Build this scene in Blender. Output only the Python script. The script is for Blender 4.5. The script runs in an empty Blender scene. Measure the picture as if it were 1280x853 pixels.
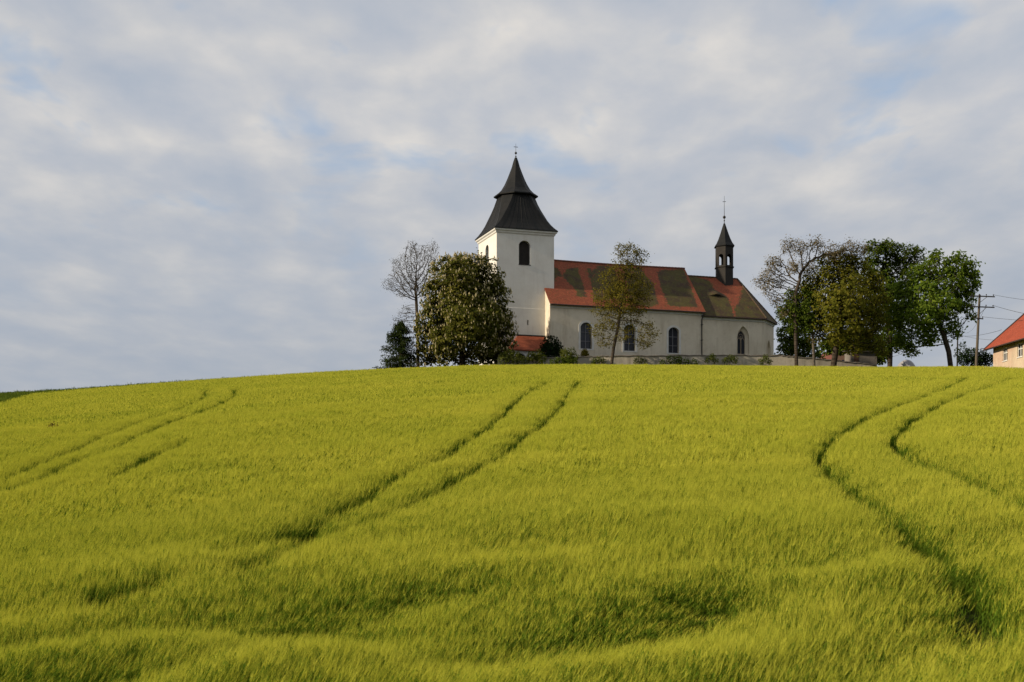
import bpy, bmesh, math, random
import numpy as np
from mathutils import Vector, geometry
R = math.radians
rng = np.random.default_rng(7)
random.seed(7)
scene = bpy.context.scene
COL = scene.collection

# ---------------------------------------------------------------- camera
F = 1778.0            # focal length in photo pixels (50 mm on 36 mm, 1280 wide)
HZ = 668.0            # row of the eye level in the photo
cam = bpy.data.cameras.new('camera')
cam.lens = 50.0; cam.sensor_width = 36.0
cam.shift_y = (HZ - 426.5) / 1280.0
cam.clip_start = 0.1; cam.clip_end = 20000
cam.dof.use_dof = True; cam.dof.focus_distance = 150.0; cam.dof.aperture_fstop = 4.5
camo = bpy.data.objects.new('camera', cam); COL.objects.link(camo)
camo.location = (0, 0, 0); camo.rotation_euler = (R(90), 0, 0)
scene.camera = camo

# ---------------------------------------------------------------- light
SUN_DIR = Vector((-0.90, -0.32, 0.0)).normalized()
SUN_EL = 21.0
SUN_ROT = math.atan2(SUN_DIR.x, SUN_DIR.y)
sl = bpy.data.lights.new('sun', 'SUN'); sl.energy = 4.6; sl.angle = R(0.6); sl.color = (1.0, 0.86, 0.66)
so = bpy.data.objects.new('sun', sl); COL.objects.link(so)
to_sun = Vector((SUN_DIR.x * math.cos(R(SUN_EL)), SUN_DIR.y * math.cos(R(SUN_EL)), math.sin(R(SUN_EL))))
so.rotation_euler = to_sun.to_track_quat('Z', 'Y').to_euler()
so.location = to_sun * 300

scene.view_settings.view_transform = 'Standard'
scene.view_settings.look = 'None'
scene.view_settings.gamma = 1.0
scene.view_settings.use_curve_mapping = False
scene.view_settings.exposure = 0.22

world = bpy.data.worlds.new('World'); scene.world = world
world.use_nodes = True
nt = world.node_tree; nt.nodes.clear()
def N(tree, kind, **kw):
    n = tree.nodes.new(kind)
    for k, v in kw.items(): setattr(n, k, v)
    return n
def build_sky():
    L = nt.links
    out = N(nt, 'ShaderNodeOutputWorld'); bg = N(nt, 'ShaderNodeBackground')
    WS = 0.10
    bg.inputs['Strength'].default_value = WS
    L.new(bg.outputs[0], out.inputs[0])
    sky = N(nt, 'ShaderNodeTexSky', sky_type='NISHITA')
    sky.sun_disc = False; sky.sun_elevation = R(SUN_EL); sky.sun_rotation = SUN_ROT
    sky.air_density = 1.0; sky.dust_density = 0.6; sky.ozone_density = 1.5
    tc = N(nt, 'ShaderNodeTexCoord')
    sep = N(nt, 'ShaderNodeSeparateXYZ'); L.new(tc.outputs['Generated'], sep.inputs[0])
    def math_(op, a, b=None, clamp=False):
        m = N(nt, 'ShaderNodeMath', operation=op); m.use_clamp = clamp
        for i, v in enumerate((a, b)):
            if v is None: continue
            if isinstance(v, (int, float)): m.inputs[i].default_value = v
            else: L.new(v, m.inputs[i])
        return m.outputs[0]
    z = math_('MAXIMUM', sep.outputs[2], 0.0)
    zz = math_('ADD', z, 0.10)
    px = math_('DIVIDE', sep.outputs[0], zz); py = math_('DIVIDE', sep.outputs[1], zz)
    cmb = N(nt, 'ShaderNodeCombineXYZ'); L.new(px, cmb.inputs[0]); L.new(py, cmb.inputs[1])
    def noise(scale, detail, rough, off, dist=0.0):
        mp = N(nt, 'ShaderNodeMapping'); L.new(cmb.outputs[0], mp.inputs[0])
        mp.inputs['Location'].default_value = off; mp.inputs['Scale'].default_value = (1, .62, 1)
        n = N(nt, 'ShaderNodeTexNoise'); L.new(mp.outputs[0], n.inputs['Vector'])
        n.inputs['Scale'].default_value = scale; n.inputs['Detail'].default_value = detail
        n.inputs['Roughness'].default_value = rough; n.inputs['Distortion'].default_value = dist
        return n.outputs['Fac']
    def ramp(fac, stops):
        r = N(nt, 'ShaderNodeValToRGB'); L.new(fac, r.inputs[0]); r.color_ramp.interpolation = 'LINEAR'
        e = r.color_ramp.elements
        e[0].position, e[0].color = stops[0][0], (*stops[0][1], 1)
        e[1].position, e[1].color = stops[-1][0], (*stops[-1][1], 1)
        for p, c in stops[1:-1]:
            x = e.new(p); x.color = (*c, 1)
        return r.outputs[0]
    def mix(f, a, b, mode='MIX'):
        m = N(nt, 'ShaderNodeMix', data_type='RGBA', blend_type=mode)
        if isinstance(f, (int, float)): m.inputs[0].default_value = f
        else: L.new(f, m.inputs[0])
        for i, v in ((6, a), (7, b)):
            if isinstance(v, tuple): m.inputs[i].default_value = (*v, 1)
            else: L.new(v, m.inputs[i])
        return m.outputs[2]
    puffs = noise(5.0, 6.0, 0.5, (3.1, 1.7, 0), 0.12)      # altocumulus puffs
    sheets = noise(1.0, 2.5, 0.5, (7.3, 2.2, 0), 0.2)    # broad bright and dull areas
    gaps = noise(4.3, 4.0, 0.55, (11.4, 5.9, 0), 0.3)    # where blue shows through
    k = 1.0 / WS
    puff_c = ramp(puffs, [(0.30, (0.385*k, 0.425*k, 0.49*k)), (0.46, (0.45*k, 0.47*k, 0.51*k)), (0.56, (0.505*k, 0.51*k, 0.525*k)), (0.74, (0.63*k, 0.605*k, 0.575*k))])
    sheet_c = ramp(sheets, [(0.30, (0.93, 0.945, 0.965)), (0.70, (1.06, 1.05, 1.04))])
    cloud = mix(1.0, puff_c, sheet_c, 'MULTIPLY')
    gap_f = ramp(gaps, [(0.565, (0, 0, 0)), (0.72, (0.5, 0.75, 0.75))])
    hi = N(nt, 'ShaderNodeMapRange'); L.new(z, hi.inputs[0])
    hi.inputs[1].default_value = 0.13; hi.inputs[2].default_value = 0.27
    gf = math_('MULTIPLY', gap_f, hi.outputs[0], True)
    blue = mix(0.35, (0.32*k, 0.45*k, 0.64*k), sky.outputs[0])
    c = mix(gf, cloud, blue)
    # veil of even stratus low down
    lo = N(nt, 'ShaderNodeMapRange'); L.new(z, lo.inputs[0])
    lo.inputs[1].default_value = 0.08; lo.inputs[2].default_value = 0.27
    lo.inputs[3].default_value = 0.78; lo.inputs[4].default_value = 0.0
    c = mix(lo.outputs[0], c, (0.305*k, 0.345*k, 0.405*k))
    L.new(c, bg.inputs['Color'])
build_sky()

# ---------------------------------------------------------------- helpers
def smooth(x, a, b):
    t = np.clip((x - a) / (b - a), 0, 1); return t * t * (3 - 2 * t)
def pt(px, py, Y):
    return Vector(((px - 640) / F * Y, Y, (HZ - py) / F * Y))
def tag(o, label=None, cat=None, group=None, kind=None):
    if label: o['label'] = label
    if cat: o['category'] = cat
    if group: o['group'] = group
    if kind: o['kind'] = kind
    return o
def empty(name, loc=(0, 0, 0)):
    o = bpy.data.objects.new(name, None); COL.objects.link(o); o.location = loc
    o.empty_display_size = 0.3
    return o
def link(name, me, m=None, parent=None, smooth_=False):
    o = bpy.data.objects.new(name, me); COL.objects.link(o)
    if m is not None and not me.materials: me.materials.append(m)
    if smooth_: me.polygons.foreach_set('use_smooth', [True] * len(me.polygons))
    if parent is not None:
        o.parent = parent
        p = Vector(parent.location); g = parent.parent
        while g is not None: p += Vector(g.location); g = g.parent
        o.location = -p                    # meshes are written in world coordinates
    return o
def mesh(name, verts, faces):
    me = bpy.data.meshes.new(name); me.from_pydata([tuple(v) for v in verts], [], faces); me.update(); return me
def mesh_np(name, V, Q):
    """quads only, fast"""
    me = bpy.data.meshes.new(name); V = np.asarray(V, np.float32); Q = np.asarray(Q, np.int32)
    k = Q.shape[1]
    me.vertices.add(len(V)); me.vertices.foreach_set('co', V.ravel())
    me.loops.add(Q.size); me.loops.foreach_set('vertex_index', Q.ravel())
    me.polygons.add(len(Q)); me.polygons.foreach_set('loop_start', np.arange(0, Q.size, k, dtype=np.int32))
    me.update(calc_edges=True); return me
class MB:
    def __init__(s): s.v = []; s.f = []
    def add(s, vs, fs):
        o = len(s.v); s.v += [Vector(v) for v in vs]; s.f += [tuple(i + o for i in f) for f in fs]
    def frame_box(s, o, e1, e2, e3, a0, a1, b0, b1, c0, c1):
        P = [o + e1 * a + e2 * b + e3 * c for c in (c0, c1) for b in (b0, b1) for a in (a0, a1)]
        s.add(P, [(0, 2, 3, 1), (4, 5, 7, 6), (0, 1, 5, 4), (2, 6, 7, 3), (0, 4, 6, 2), (1, 3, 7, 5)])
    def tube(s, pts, r, n=6, r1=None):
        pts = [Vector(p) for p in pts]; rings = []
        for i, p in enumerate(pts):
            d = (pts[min(i + 1, len(pts) - 1)] - pts[max(i - 1, 0)]).normalized()
            a = d.cross(Vector((0, 0, 1)));
            if a.length < 1e-3: a = d.cross(Vector((1, 0, 0)))
            a.normalize(); b = d.cross(a)
            rr = r if r1 is None else r + (r1 - r) * i / (len(pts) - 1)
            rings.append([p + (a * math.cos(t) + b * math.sin(t)) * rr for t in [2 * math.pi * j / n for j in range(n)]])
        fs = []
        for i in range(len(rings) - 1):
            for j in range(n): fs.append((i * n + j, i * n + (j + 1) % n, (i + 1) * n + (j + 1) % n, (i + 1) * n + j))
        fs.append(tuple(range(n - 1, -1, -1))); fs.append(tuple((len(rings) - 1) * n + j for j in range(n)))
        s.add([v for r_ in rings for v in r_], fs)
    def loft(s, sections, cap0=True, cap1=True):
        n = len(sections[0]); fs = []
        for i in range(len(sections) - 1):
            for j in range(n): fs.append((i * n + j, i * n + (j + 1) % n, (i + 1) * n + (j + 1) % n, (i + 1) * n + j))
        if cap0: fs.append(tuple(range(n - 1, -1, -1)))
        if cap1: fs.append(tuple((len(sections) - 1) * n + j for j in range(n)))
        s.add([v for r_ in sections for v in r_], fs)
    def sphere(s, c, r, nu=10, nv=6, sz=1.0):
        secs = []
        for i in range(1, nv):
            t = math.pi * i / nv
            secs.append([Vector(c) + Vector((r * math.sin(t) * math.cos(2 * math.pi * j / nu), r * math.sin(t) * math.sin(2 * math.pi * j / nu), -r * sz * math.cos(t))) for j in range(nu)])
        s.loft(secs)
    def build(s, name, m, parent=None, smooth_=False):
        me = mesh(name, s.v, s.f)
        bm = bmesh.new(); bm.from_mesh(me); bmesh.ops.recalc_face_normals(bm, faces=bm.faces); bm.to_mesh(me); bm.free()
        return link(name, me, m, parent, smooth_)

# ---------------------------------------------------------------- materials
def new_mat(name):
    m = bpy.data.materials.new(name); m.use_nodes = True
    t = m.node_tree; b = t.nodes['Principled BSDF']; return m, t, b
def mixrgb(t, f, a, b, mode='MIX'):
    m = t.nodes.new('ShaderNodeMix'); m.data_type = 'RGBA'; m.blend_type = mode
    for i, v in ((0, f), (6, a), (7, b)):
        if isinstance(v, (int, float)): m.inputs[i].default_value = v
        elif isinstance(v, tuple): m.inputs[i].default_value = (*v, 1)
        else: t.links.new(v, m.inputs[i])
    return m.outputs[2]
def noise_n(t, scale, detail=4, rough=0.6, coord='Object', stretch=None):
    tc = t.nodes.new('ShaderNodeTexCoord'); src = tc.outputs[coord]
    if stretch:
        mp = t.nodes.new('ShaderNodeMapping'); mp.inputs['Scale'].default_value = stretch
        t.links.new(src, mp.inputs[0]); src = mp.outputs[0]
    n = t.nodes.new('ShaderNodeTexNoise'); t.links.new(src, n.inputs['Vector'])
    n.inputs['Scale'].default_value = scale; n.inputs['Detail'].default_value = detail; n.inputs['Roughness'].default_value = rough
    return n.outputs['Fac']
def ramp_n(t, f, p0, p1, c0=(0, 0, 0), c1=(1, 1, 1)):
    r = t.nodes.new('ShaderNodeValToRGB'); t.links.new(f, r.inputs[0]); e = r.color_ramp.elements
    e[0].position = p0; e[1].position = p1; e[0].color = (*c0, 1); e[1].color = (*c1, 1); return r.outputs[0]
def bump_n(t, b, f, strength=0.4, dist=0.05):
    n = t.nodes.new('ShaderNodeBump'); n.inputs['Strength'].default_value = strength; n.inputs['Distance'].default_value = dist
    t.links.new(f, n.inputs['Height']); t.links.new(n.outputs[0], b.inputs['Normal'])
def mat_simple(name, c, c2=None, rough=0.8, scale=2.0, bump=0.0, metal=0.0, stretch=None, spec=0.3):
    m, t, b = new_mat(name); b.inputs['Roughness'].default_value = rough; b.inputs['Metallic'].default_value = metal
    b.inputs['Specular IOR Level'].default_value = spec
    n = noise_n(t, scale, 6, 0.65, stretch=stretch)
    t.links.new(mixrgb(t, ramp_n(t, n, 0.35, 0.68), c, c2 or tuple(x * 0.7 for x in c)), b.inputs['Base Color'])
    if bump: bump_n(t, b, n, bump)
    return m
def mat_plaster(name, c, stain, patch, amount=0.6):
    m, t, b = new_mat(name); b.inputs['Roughness'].default_value = 0.92; b.inputs['Specular IOR Level'].default_value = 0.15
    n1 = noise_n(t, 0.35, 6, 0.7); n2 = noise_n(t, 1.6, 7, 0.7); n3 = noise_n(t, 1.1, 5, 0.7, stretch=(1.3, 1.3, 0.16)); n4 = noise_n(t, 9, 5, 0.7)
    x = mixrgb(t, ramp_n(t, n1, 0.42, 0.66), c, patch)
    f = t.nodes.new('ShaderNodeMath'); f.operation = 'MULTIPLY'; t.links.new(ramp_n(t, n3, 0.5, 0.8), f.inputs[0]); f.inputs[1].default_value = amount
    x = mixrgb(t, f.outputs[0], x, stain)
    f2 = t.nodes.new('ShaderNodeMath'); f2.operation = 'MULTIPLY'; t.links.new(ramp_n(t, n2, 0.55, 0.75), f2.inputs[0]); f2.inputs[1].default_value = amount * 0.6
    x = mixrgb(t, f2.outputs[0], x, stain)
    t.links.new(x, b.inputs['Base Color']); bump_n(t, b, n4, 0.25, 0.03); return m
def mat_tiles(name, red=(0.31, 0.085, 0.040), red2=(0.20, 0.055, 0.030), moss=(0.066, 0.055, 0.018), moss2=(0.052, 0.033, 0.021), use_moss=True):
    m, t, b = new_mat(name); b.inputs['Roughness'].default_value = 0.85; b.inputs['Specular IOR Level'].default_value = 0.2
    uv = t.nodes.new('ShaderNodeUVMap'); uv.uv_map = 'UVMap'
    br = t.nodes.new('ShaderNodeTexBrick'); t.links.new(uv.outputs[0], br.inputs['Vector'])
    br.inputs['Scale'].default_value = 1.0; br.inputs['Brick Width'].default_value = 0.19; br.inputs['Row Height'].default_value = 0.16
    br.inputs['Mortar Size'].default_value = 0.012; br.inputs['Mortar Smooth'].default_value = 0.5; br.offset = 0.5
    br.inputs['Color1'].default_value = (*red, 1); br.inputs['Color2'].default_value = (*red2, 1); br.inputs['Mortar'].default_value = (red2[0] * .35, red2[1] * .35, red2[2] * .35, 1)
    big = noise_n(t, 0.8, 5, 0.7); x = mixrgb(t, ramp_n(t, big, 0.45, 0.75), br.outputs['Color'], tuple(v * 0.62 for v in red))
    if use_moss:
        at = t.nodes.new('ShaderNodeAttribute'); at.attribute_name = 'moss'
        fine = noise_n(t, 3.2, 6, 0.75); mid = noise_n(t, 0.7, 3, 0.6)
        mc = mixrgb(t, ramp_n(t, mid, 0.42, 0.6), moss, moss2); mc = mixrgb(t, ramp_n(t, fine, 0.5, 0.75), mc, tuple(v * 1.7 for v in moss))
        add = t.nodes.new('ShaderNodeMath'); add.operation = 'ADD'; t.links.new(at.outputs['Fac'], add.inputs[0])
        sc = t.nodes.new('ShaderNodeMapRange'); t.links.new(fine, sc.inputs[0]); sc.inputs[1].default_value = 0.2; sc.inputs[2].default_value = 0.8; sc.inputs[3].default_value = -0.95; sc.inputs[4].default_value = 0.95
        t.links.new(sc.outputs[0], add.inputs[1])
        x = mixrgb(t, ramp_n(t, add.outputs[0], 0.32, 0.68), x, mc)
    t.links.new(x, b.inputs['Base Color']); bump_n(t, b, br.outputs['Fac'], -0.6, 0.04); return m
def mat_leaf(name, c, c2, trans=0.35, rough=0.6, hue_scale=0.6):
    m = bpy.data.materials.new(name); m.use_nodes = True; t = m.node_tree; t.nodes.clear()
    out = t.nodes.new('ShaderNodeOutputMaterial'); d = t.nodes.new('ShaderNodeBsdfDiffuse'); tr = t.nodes.new('ShaderNodeBsdfTranslucent'); mx = t.nodes.new('ShaderNodeMixShader')
    at = t.nodes.new('ShaderNodeAttribute'); at.attribute_name = 'var'
    n = noise_n(t, hue_scale, 3, 0.6)
    ad = t.nodes.new('ShaderNodeMath'); ad.operation = 'MULTIPLY_ADD'; t.links.new(n, ad.inputs[0]); ad.inputs[1].default_value = 0.9; t.links.new(at.outputs['Fac'], ad.inputs[2])
    f = t.nodes.new('ShaderNodeMapRange'); t.links.new(ad.outputs[0], f.inputs[0]); f.inputs[1].default_value = 0.45; f.inputs[2].default_value = 1.45
    col = mixrgb(t, f.outputs[0], c, c2)
    t.links.new(col, d.inputs[0]); t.links.new(mixrgb(t, 1.0, col, (1.25, 1.3, 0.75), 'MULTIPLY'), tr.inputs[0])
    mx.inputs[0].default_value = trans; t.links.new(d.outputs[0], mx.inputs[1]); t.links.new(tr.outputs[0], mx.inputs[2])
    t.links.new(mx.outputs[0], out.inputs[0]); return m
M = {}
M['tower'] = mat_plaster('tower_plaster', (0.70, 0.675, 0.615), (0.48, 0.44, 0.37), (0.63, 0.60, 0.54), 0.5)
M['nave'] = mat_plaster('nave_plaster', (0.67, 0.60, 0.475), (0.42, 0.35, 0.25), (0.57, 0.50, 0.385), 0.9)
M['trim'] = mat_simple('white_trim', (0.66, 0.65, 0.61), (0.56, 0.54, 0.50), 0.85, 2.0)
M['tiles'] = mat_tiles('mossy_roof_tiles')
M['tiles_clean'] = mat_tiles('clean_roof_tiles', (0.32, 0.085, 0.04), (0.24, 0.06, 0.03), use_moss=False)
M['tiles_house'] = mat_tiles('house_roof_tiles', (0.36, 0.075, 0.035), (0.28, 0.055, 0.028), use_moss=False)
M['slate'] = mat_simple('dark_sheet_metal', (0.007, 0.008, 0.008), (0.016, 0.015, 0.014), 0.65, 1.2, 0.1, 0.0, (1, 1, 0.25), 0.18)
M['dark_wood'] = mat_simple('dark_wood', (0.018, 0.015, 0.013), (0.03, 0.025, 0.02), 0.8, 3.0)
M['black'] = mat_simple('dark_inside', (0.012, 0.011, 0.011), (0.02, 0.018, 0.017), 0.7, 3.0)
M['iron'] = mat_simple('dark_iron', (0.03, 0.03, 0.03), (0.05, 0.045, 0.04), 0.6, 5.0, 0, 0.4)
M['gutter'] = mat_simple('brown_gutter', (0.06, 0.035, 0.028), (0.04, 0.025, 0.02), 0.5, 2.0)
M['stone'] = mat_plaster('churchyard_wall_plaster', (0.40, 0.36, 0.29), (0.17, 0.15, 0.115), (0.28, 0.255, 0.21), 1.0)
M['concrete'] = mat_plaster('weathered_concrete', (0.20, 0.18, 0.155), (0.08, 0.07, 0.06), (0.15, 0.13, 0.115), 0.9)
M['house'] = mat_plaster('house_plaster', (0.52, 0.42, 0.30), (0.30, 0.23, 0.16), (0.46, 0.32, 0.23), 0.9)
M['orange'] = mat_plaster('orange_plaster', (0.52, 0.28, 0.16), (0.40, 0.2, 0.12), (0.5, 0.26, 0.15), 0.5)
M['bark'] = mat_simple('grey_brown_bark', (0.075, 0.058, 0.042), (0.035, 0.027, 0.02), 0.95, 6.0, 0.5, 0, (1, 1, 0.25), 0.1)
M['bark_pale'] = mat_simple('pale_bark', (0.13, 0.11, 0.085), (0.07, 0.058, 0.045), 0.95, 6.0, 0.5, 0, (1, 1, 0.25), 0.1)
M['pole'] = mat_simple('weathered_pole_wood', (0.14, 0.115, 0.085), (0.08, 0.066, 0.05), 0.9, 5.0, 0.3, 0, (1, 1, 0.08), 0.1)
M['tarp'] = mat_simple('grey_tarpaulin', (0.34, 0.33, 0.34), (0.27, 0.26, 0.27), 0.6, 1.5, 0.2)
def mat_glass():
    m, t, b = new_mat('old_window_glass'); b.inputs['Base Color'].default_value = (0.035, 0.037, 0.045, 1); b.inputs['Roughness'].default_value = 0.12
    b.inputs['Specular IOR Level'].default_value = 0.22; n = noise_n(t, 3.0, 2, 0.5); bump_n(t, b, n, 0.25, 0.02); return m
M['glass'] = mat_glass()
M['bars'] = mat_simple('grey_window_bars', (0.17, 0.17, 0.18), (0.13, 0.13, 0.14), 0.7, 3.0)

# ---------------------------------------------------------------- terrain
_us = np.array([-1.0, -0.45, -0.36, -0.3037, -0.2475, -0.1912, -0.135, -0.0787, -0.0225, 0.0337, 0.09, 0.2025, 0.2587, 0.315, 0.36, 0.45, 1.0])
_ys = np.array([500, 497.0, 490.5, 484.5, 477.5, 470.5, 464.5, 459.5, 456.0, 455.0, 455.3, 457.0, 458.0, 457.3, 457.0, 458, 458])
_ub = np.array([-0.45, -0.36, -0.1, 0.1, 0.25, 0.36, 0.45]); _b = np.array([7200, 7000.0, 6300, 5500, 4900, 4550, 4300])
def S_of(Y):
    Y = np.asarray(Y, float)
    s = np.where(Y < 140, Y, 0)
    t = np.clip((Y - 140) / 22.0, 0, 1)
    s = np.where(Y >= 140, 140 + 22.0 * (t - 0.32 * (t ** 3 - t ** 4 / 2)), s)            # slope 1 -> 0.68
    s = np.where(Y > 162, s + np.clip(Y - 162, 0, 34) * 0.68, s)
    return s
def Bf(u): return np.interp(u, _ub, _b)
def Af(u): return np.interp(u, _us, _ys) - Bf(u) / 148.0
def undul(X, Y):
    near = (1 - smooth(Y, 15, 32)) * (1 - .72 * smooth(X, 2.0, 5.5))
    w = 0.15 * np.sin(X * 0.45 + Y * 0.95 + 1.3 * np.sin(X * 0.23 + 1.0)) + 0.07 * np.sin(-X * 0.8 + Y * 1.45 + 2.0 + np.sin(Y * 0.3))
    w2 = 0.06 * np.sin(X * 0.31 + 0.7) * np.sin(Y * 0.27 + X * 0.05)
    return w * near + w2 * (0.25 + near)
def top_z(X, Y):
    """height of the crop's surface"""
    X = np.asarray(X, float); Y = np.asarray(Y, float)
    Yc = np.maximum(Y, 9.0); u = np.clip(X / Yc, -0.45, 0.45)
    z = ((HZ - Af(u)) * S_of(Yc) - Bf(u)) / F
    z = z + undul(X, Y)
    z = z - 30 * smooth(Y, 215, 620)
    return z
CROP = 0.82
def ground_z(X, Y): return top_z(X, Y) - CROP
def gz(X, Y): return float(ground_z(X, Y))
def px_to_ground(px, py):
    u = (px - 640) / F; Y = float(Bf(u) / max(py - Af(u), 1e-3)); Y = min(Y, 150.0)
    return (u * Y, Y)
def axis(parts):
    a = []
    for lo, hi, st in parts: a.append(np.arange(lo, hi, st))
    return np.unique(np.round(np.concatenate(a), 4))
def build_ground():
    xs = axis([(-6000, -600, 600), (-600, -120, 40), (-120, -60, 4), (-60, 60.1, 1.2), (64, 120, 4), (120, 600, 40), (600, 6001, 600)])
    ys = axis([(-800, -60, 100), (-60, 0, 8), (0, 60, 0.8), (60, 215, 1.6), (215, 640, 12), (640, 3000, 200), (3000, 12001, 1500)])
    XX, YY = np.meshgrid(xs, ys); ZZ = ground_z(XX, YY)
    V = np.stack([XX.ravel(), YY.ravel(), ZZ.ravel()], 1); nx, ny = len(xs), len(ys)
    i = (np.arange(ny - 1)[:, None] * nx + np.arange(nx - 1)[None, :]).ravel()
    me = mesh_np('ground', V, np.stack([i, i + 1, i + nx + 1, i + nx], 1))
    m, t, b = new_mat('field_soil'); b.inputs['Roughness'].default_value = 1.0; b.inputs['Specular IOR Level'].default_value = 0.0
    n = noise_n(t, 0.8, 6, 0.7); t.links.new(mixrgb(t, ramp_n(t, n, 0.4, 0.65), (0.030, 0.042, 0.010), (0.048, 0.044, 0.020)), b.inputs['Base Color'])
    tag(link('ground', me, m, None, True), kind='structure')
build_ground()

# ---------------------------------------------------------------- church
TH = math.atan(0.3346)
E1 = Vector((math.cos(TH), math.sin(TH), 0)); E2 = Vector((-math.sin(TH), math.cos(TH), 0)); EZ = Vector((0, 0, 1))
P0 = Vector((-1.92, 178.0, 0.0))
def cw(a, b, z): return P0 + E1 * a + E2 * b + EZ * z
GZ = 19.0     # the church stands a little sunk behind the crest
ch = empty('church', cw(14, 3, 19.5))
tag(ch, 'white church with dark bell shaped tower roof and mossy red tiled nave', 'church')

def arch_loop(c, w, z0, z1, kind='round', n=8):
    """closed loop (s, z) of an opening, counter-clockwise"""
    h = w / 2; pts = [(c - h, z0), (c + h, z0)]
    if kind == 'segment':
        rise = w * 0.36; zs = z1 - rise; rad = (h * h + rise * rise) / (2 * rise); a = math.asin(h / rad)
        for i in range(n + 1):
            t = a - 2 * a * i / n; pts.append((c + rad * math.sin(t), zs + rad * math.cos(t) - (rad - rise)))
    elif kind == 'round':
        zs = z1 - h
        for i in range(n + 1):
            t = math.pi * i / n; pts.append((c + h * math.cos(t), zs + h * math.sin(t)))
    elif kind == 'gothic':
        zs = z1 - w * 0.866
        for i in range(n // 2 + 1):
            t = math.pi / 3 * i / (n // 2); pts.append((c - h + w * math.cos(t), zs + w * math.sin(t)))
        for i in range(1, n // 2 + 1):
            t = math.pi * 2 / 3 + math.pi / 3 * i / (n // 2); pts.append((c + h + w * math.cos(t), zs + w * math.sin(t)))
    return pts
def panel(mb, O, es, nrm, outline, holes, depth):
    """a wall face with real openings and reveals going in by depth (nrm points outwards)"""
    def P(q, d=0): return O + es * q[0] + EZ * q[1] - nrm * d
    loops = [outline] + [list(reversed(h)) for h in holes]
    tri = geometry.tessellate_polygon([[Vector((q[0], q[1], 0)) for q in lp] for lp in loops])
    flat = [q for lp in loops for q in lp]
    mb.add([P(q) for q in flat], [tuple(t) for t in tri])
    for h in holes:
        n = len(h)
        mb.add([P(q) for q in h] + [P(q, depth) for q in h], [(i, (i + 1) % n, n + (i + 1) % n, n + i) for i in range(n)])
def fill_poly(mb, O, es, nrm, loop, d):
    mb.add([O + es * q[0] + EZ * q[1] - nrm * d for q in loop], [tuple(range(len(loop)))])
def ring_trim(mb, O, es, nrm, inner, grow, proud, z_sill):
    """flat raised surround round an arched opening"""
    cx = sum(q[0] for q in inner[:2]) / 2
    zc = inner[0][1]
    outer = []
    top = max(q[1] for q in inner); hgt = top - zc; half = (inner[1][0] - inner[0][0]) / 2
    for q in inner:
        outer.append((cx + (q[0] - cx) * (half + grow) / half, zc + (q[1] - zc) * (hgt + grow) / hgt if q[1] > zc + 1e-4 else zc - grow * 0.5))
    n = len(inner)
    Pi = [O + es * q[0] + EZ * q[1] + nrm * proud for q in inner]; Po = [O + es * q[0] + EZ * q[1] + nrm * proud for q in outer]
    Pb = [O + es * q[0] + EZ * q[1] - nrm * 0.02 for q in outer]; Pj = [O + es * q[0] + EZ * q[1] - nrm * 0.02 for q in inner]
    mb.add(Pi + Po + Pb + Pj, [(i, (i + 1) % n, n + (i + 1) % n, n + i) for i in range(n)] + [(n + i, n + (i + 1) % n, 2 * n + (i + 1) % n, 2 * n + i) for i in range(n)]
           + [(3 * n + i, 3 * n + (i + 1) % n, (i + 1) % n, i) for i in range(n)])
def make_window(O, es, nrm, loop, depth, bars_v, bars_h, surround=0.22, parent=None, name='window'):
    """part 'window' = surround, with sub-parts pane and glazing_bars"""
    mb = MB(); ring_trim(mb, O, es, nrm, loop, surround, 0.035, loop[0][1])
    w = mb.build(name, M['trim'], parent)
    g = MB(); fill_poly(g, O, es, nrm, loop, depth - 0.03); g.build('pane', M['glass'], w)
    z0 = loop[0][1]; z1 = max(q[1] for q in loop); x0, x1 = loop[0][0], loop[1][0]
    k = MB(); Q = O - nrm * (depth - 0.10)
    for v in bars_v: k.frame_box(Q, es, nrm, EZ, x0 + (x1 - x0) * v - 0.045, x0 + (x1 - x0) * v + 0.045, -0.04, 0.02, z0, z1 - (0.02 if abs(v - .5) < .01 else 0.2))
    for hh in bars_h: k.frame_box(Q, es, nrm, EZ, x0, x1, -0.036, 0.016, z0 + (z1 - z0) * hh - 0.035, z0 + (z1 - z0) * hh + 0.035)
    k.frame_box(Q, es, nrm, EZ, x0, x1, -0.05, 0.03, z0, z0 + 0.09)
    k.build('glazing_bars', M['bars'], w)
    return w

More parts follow.
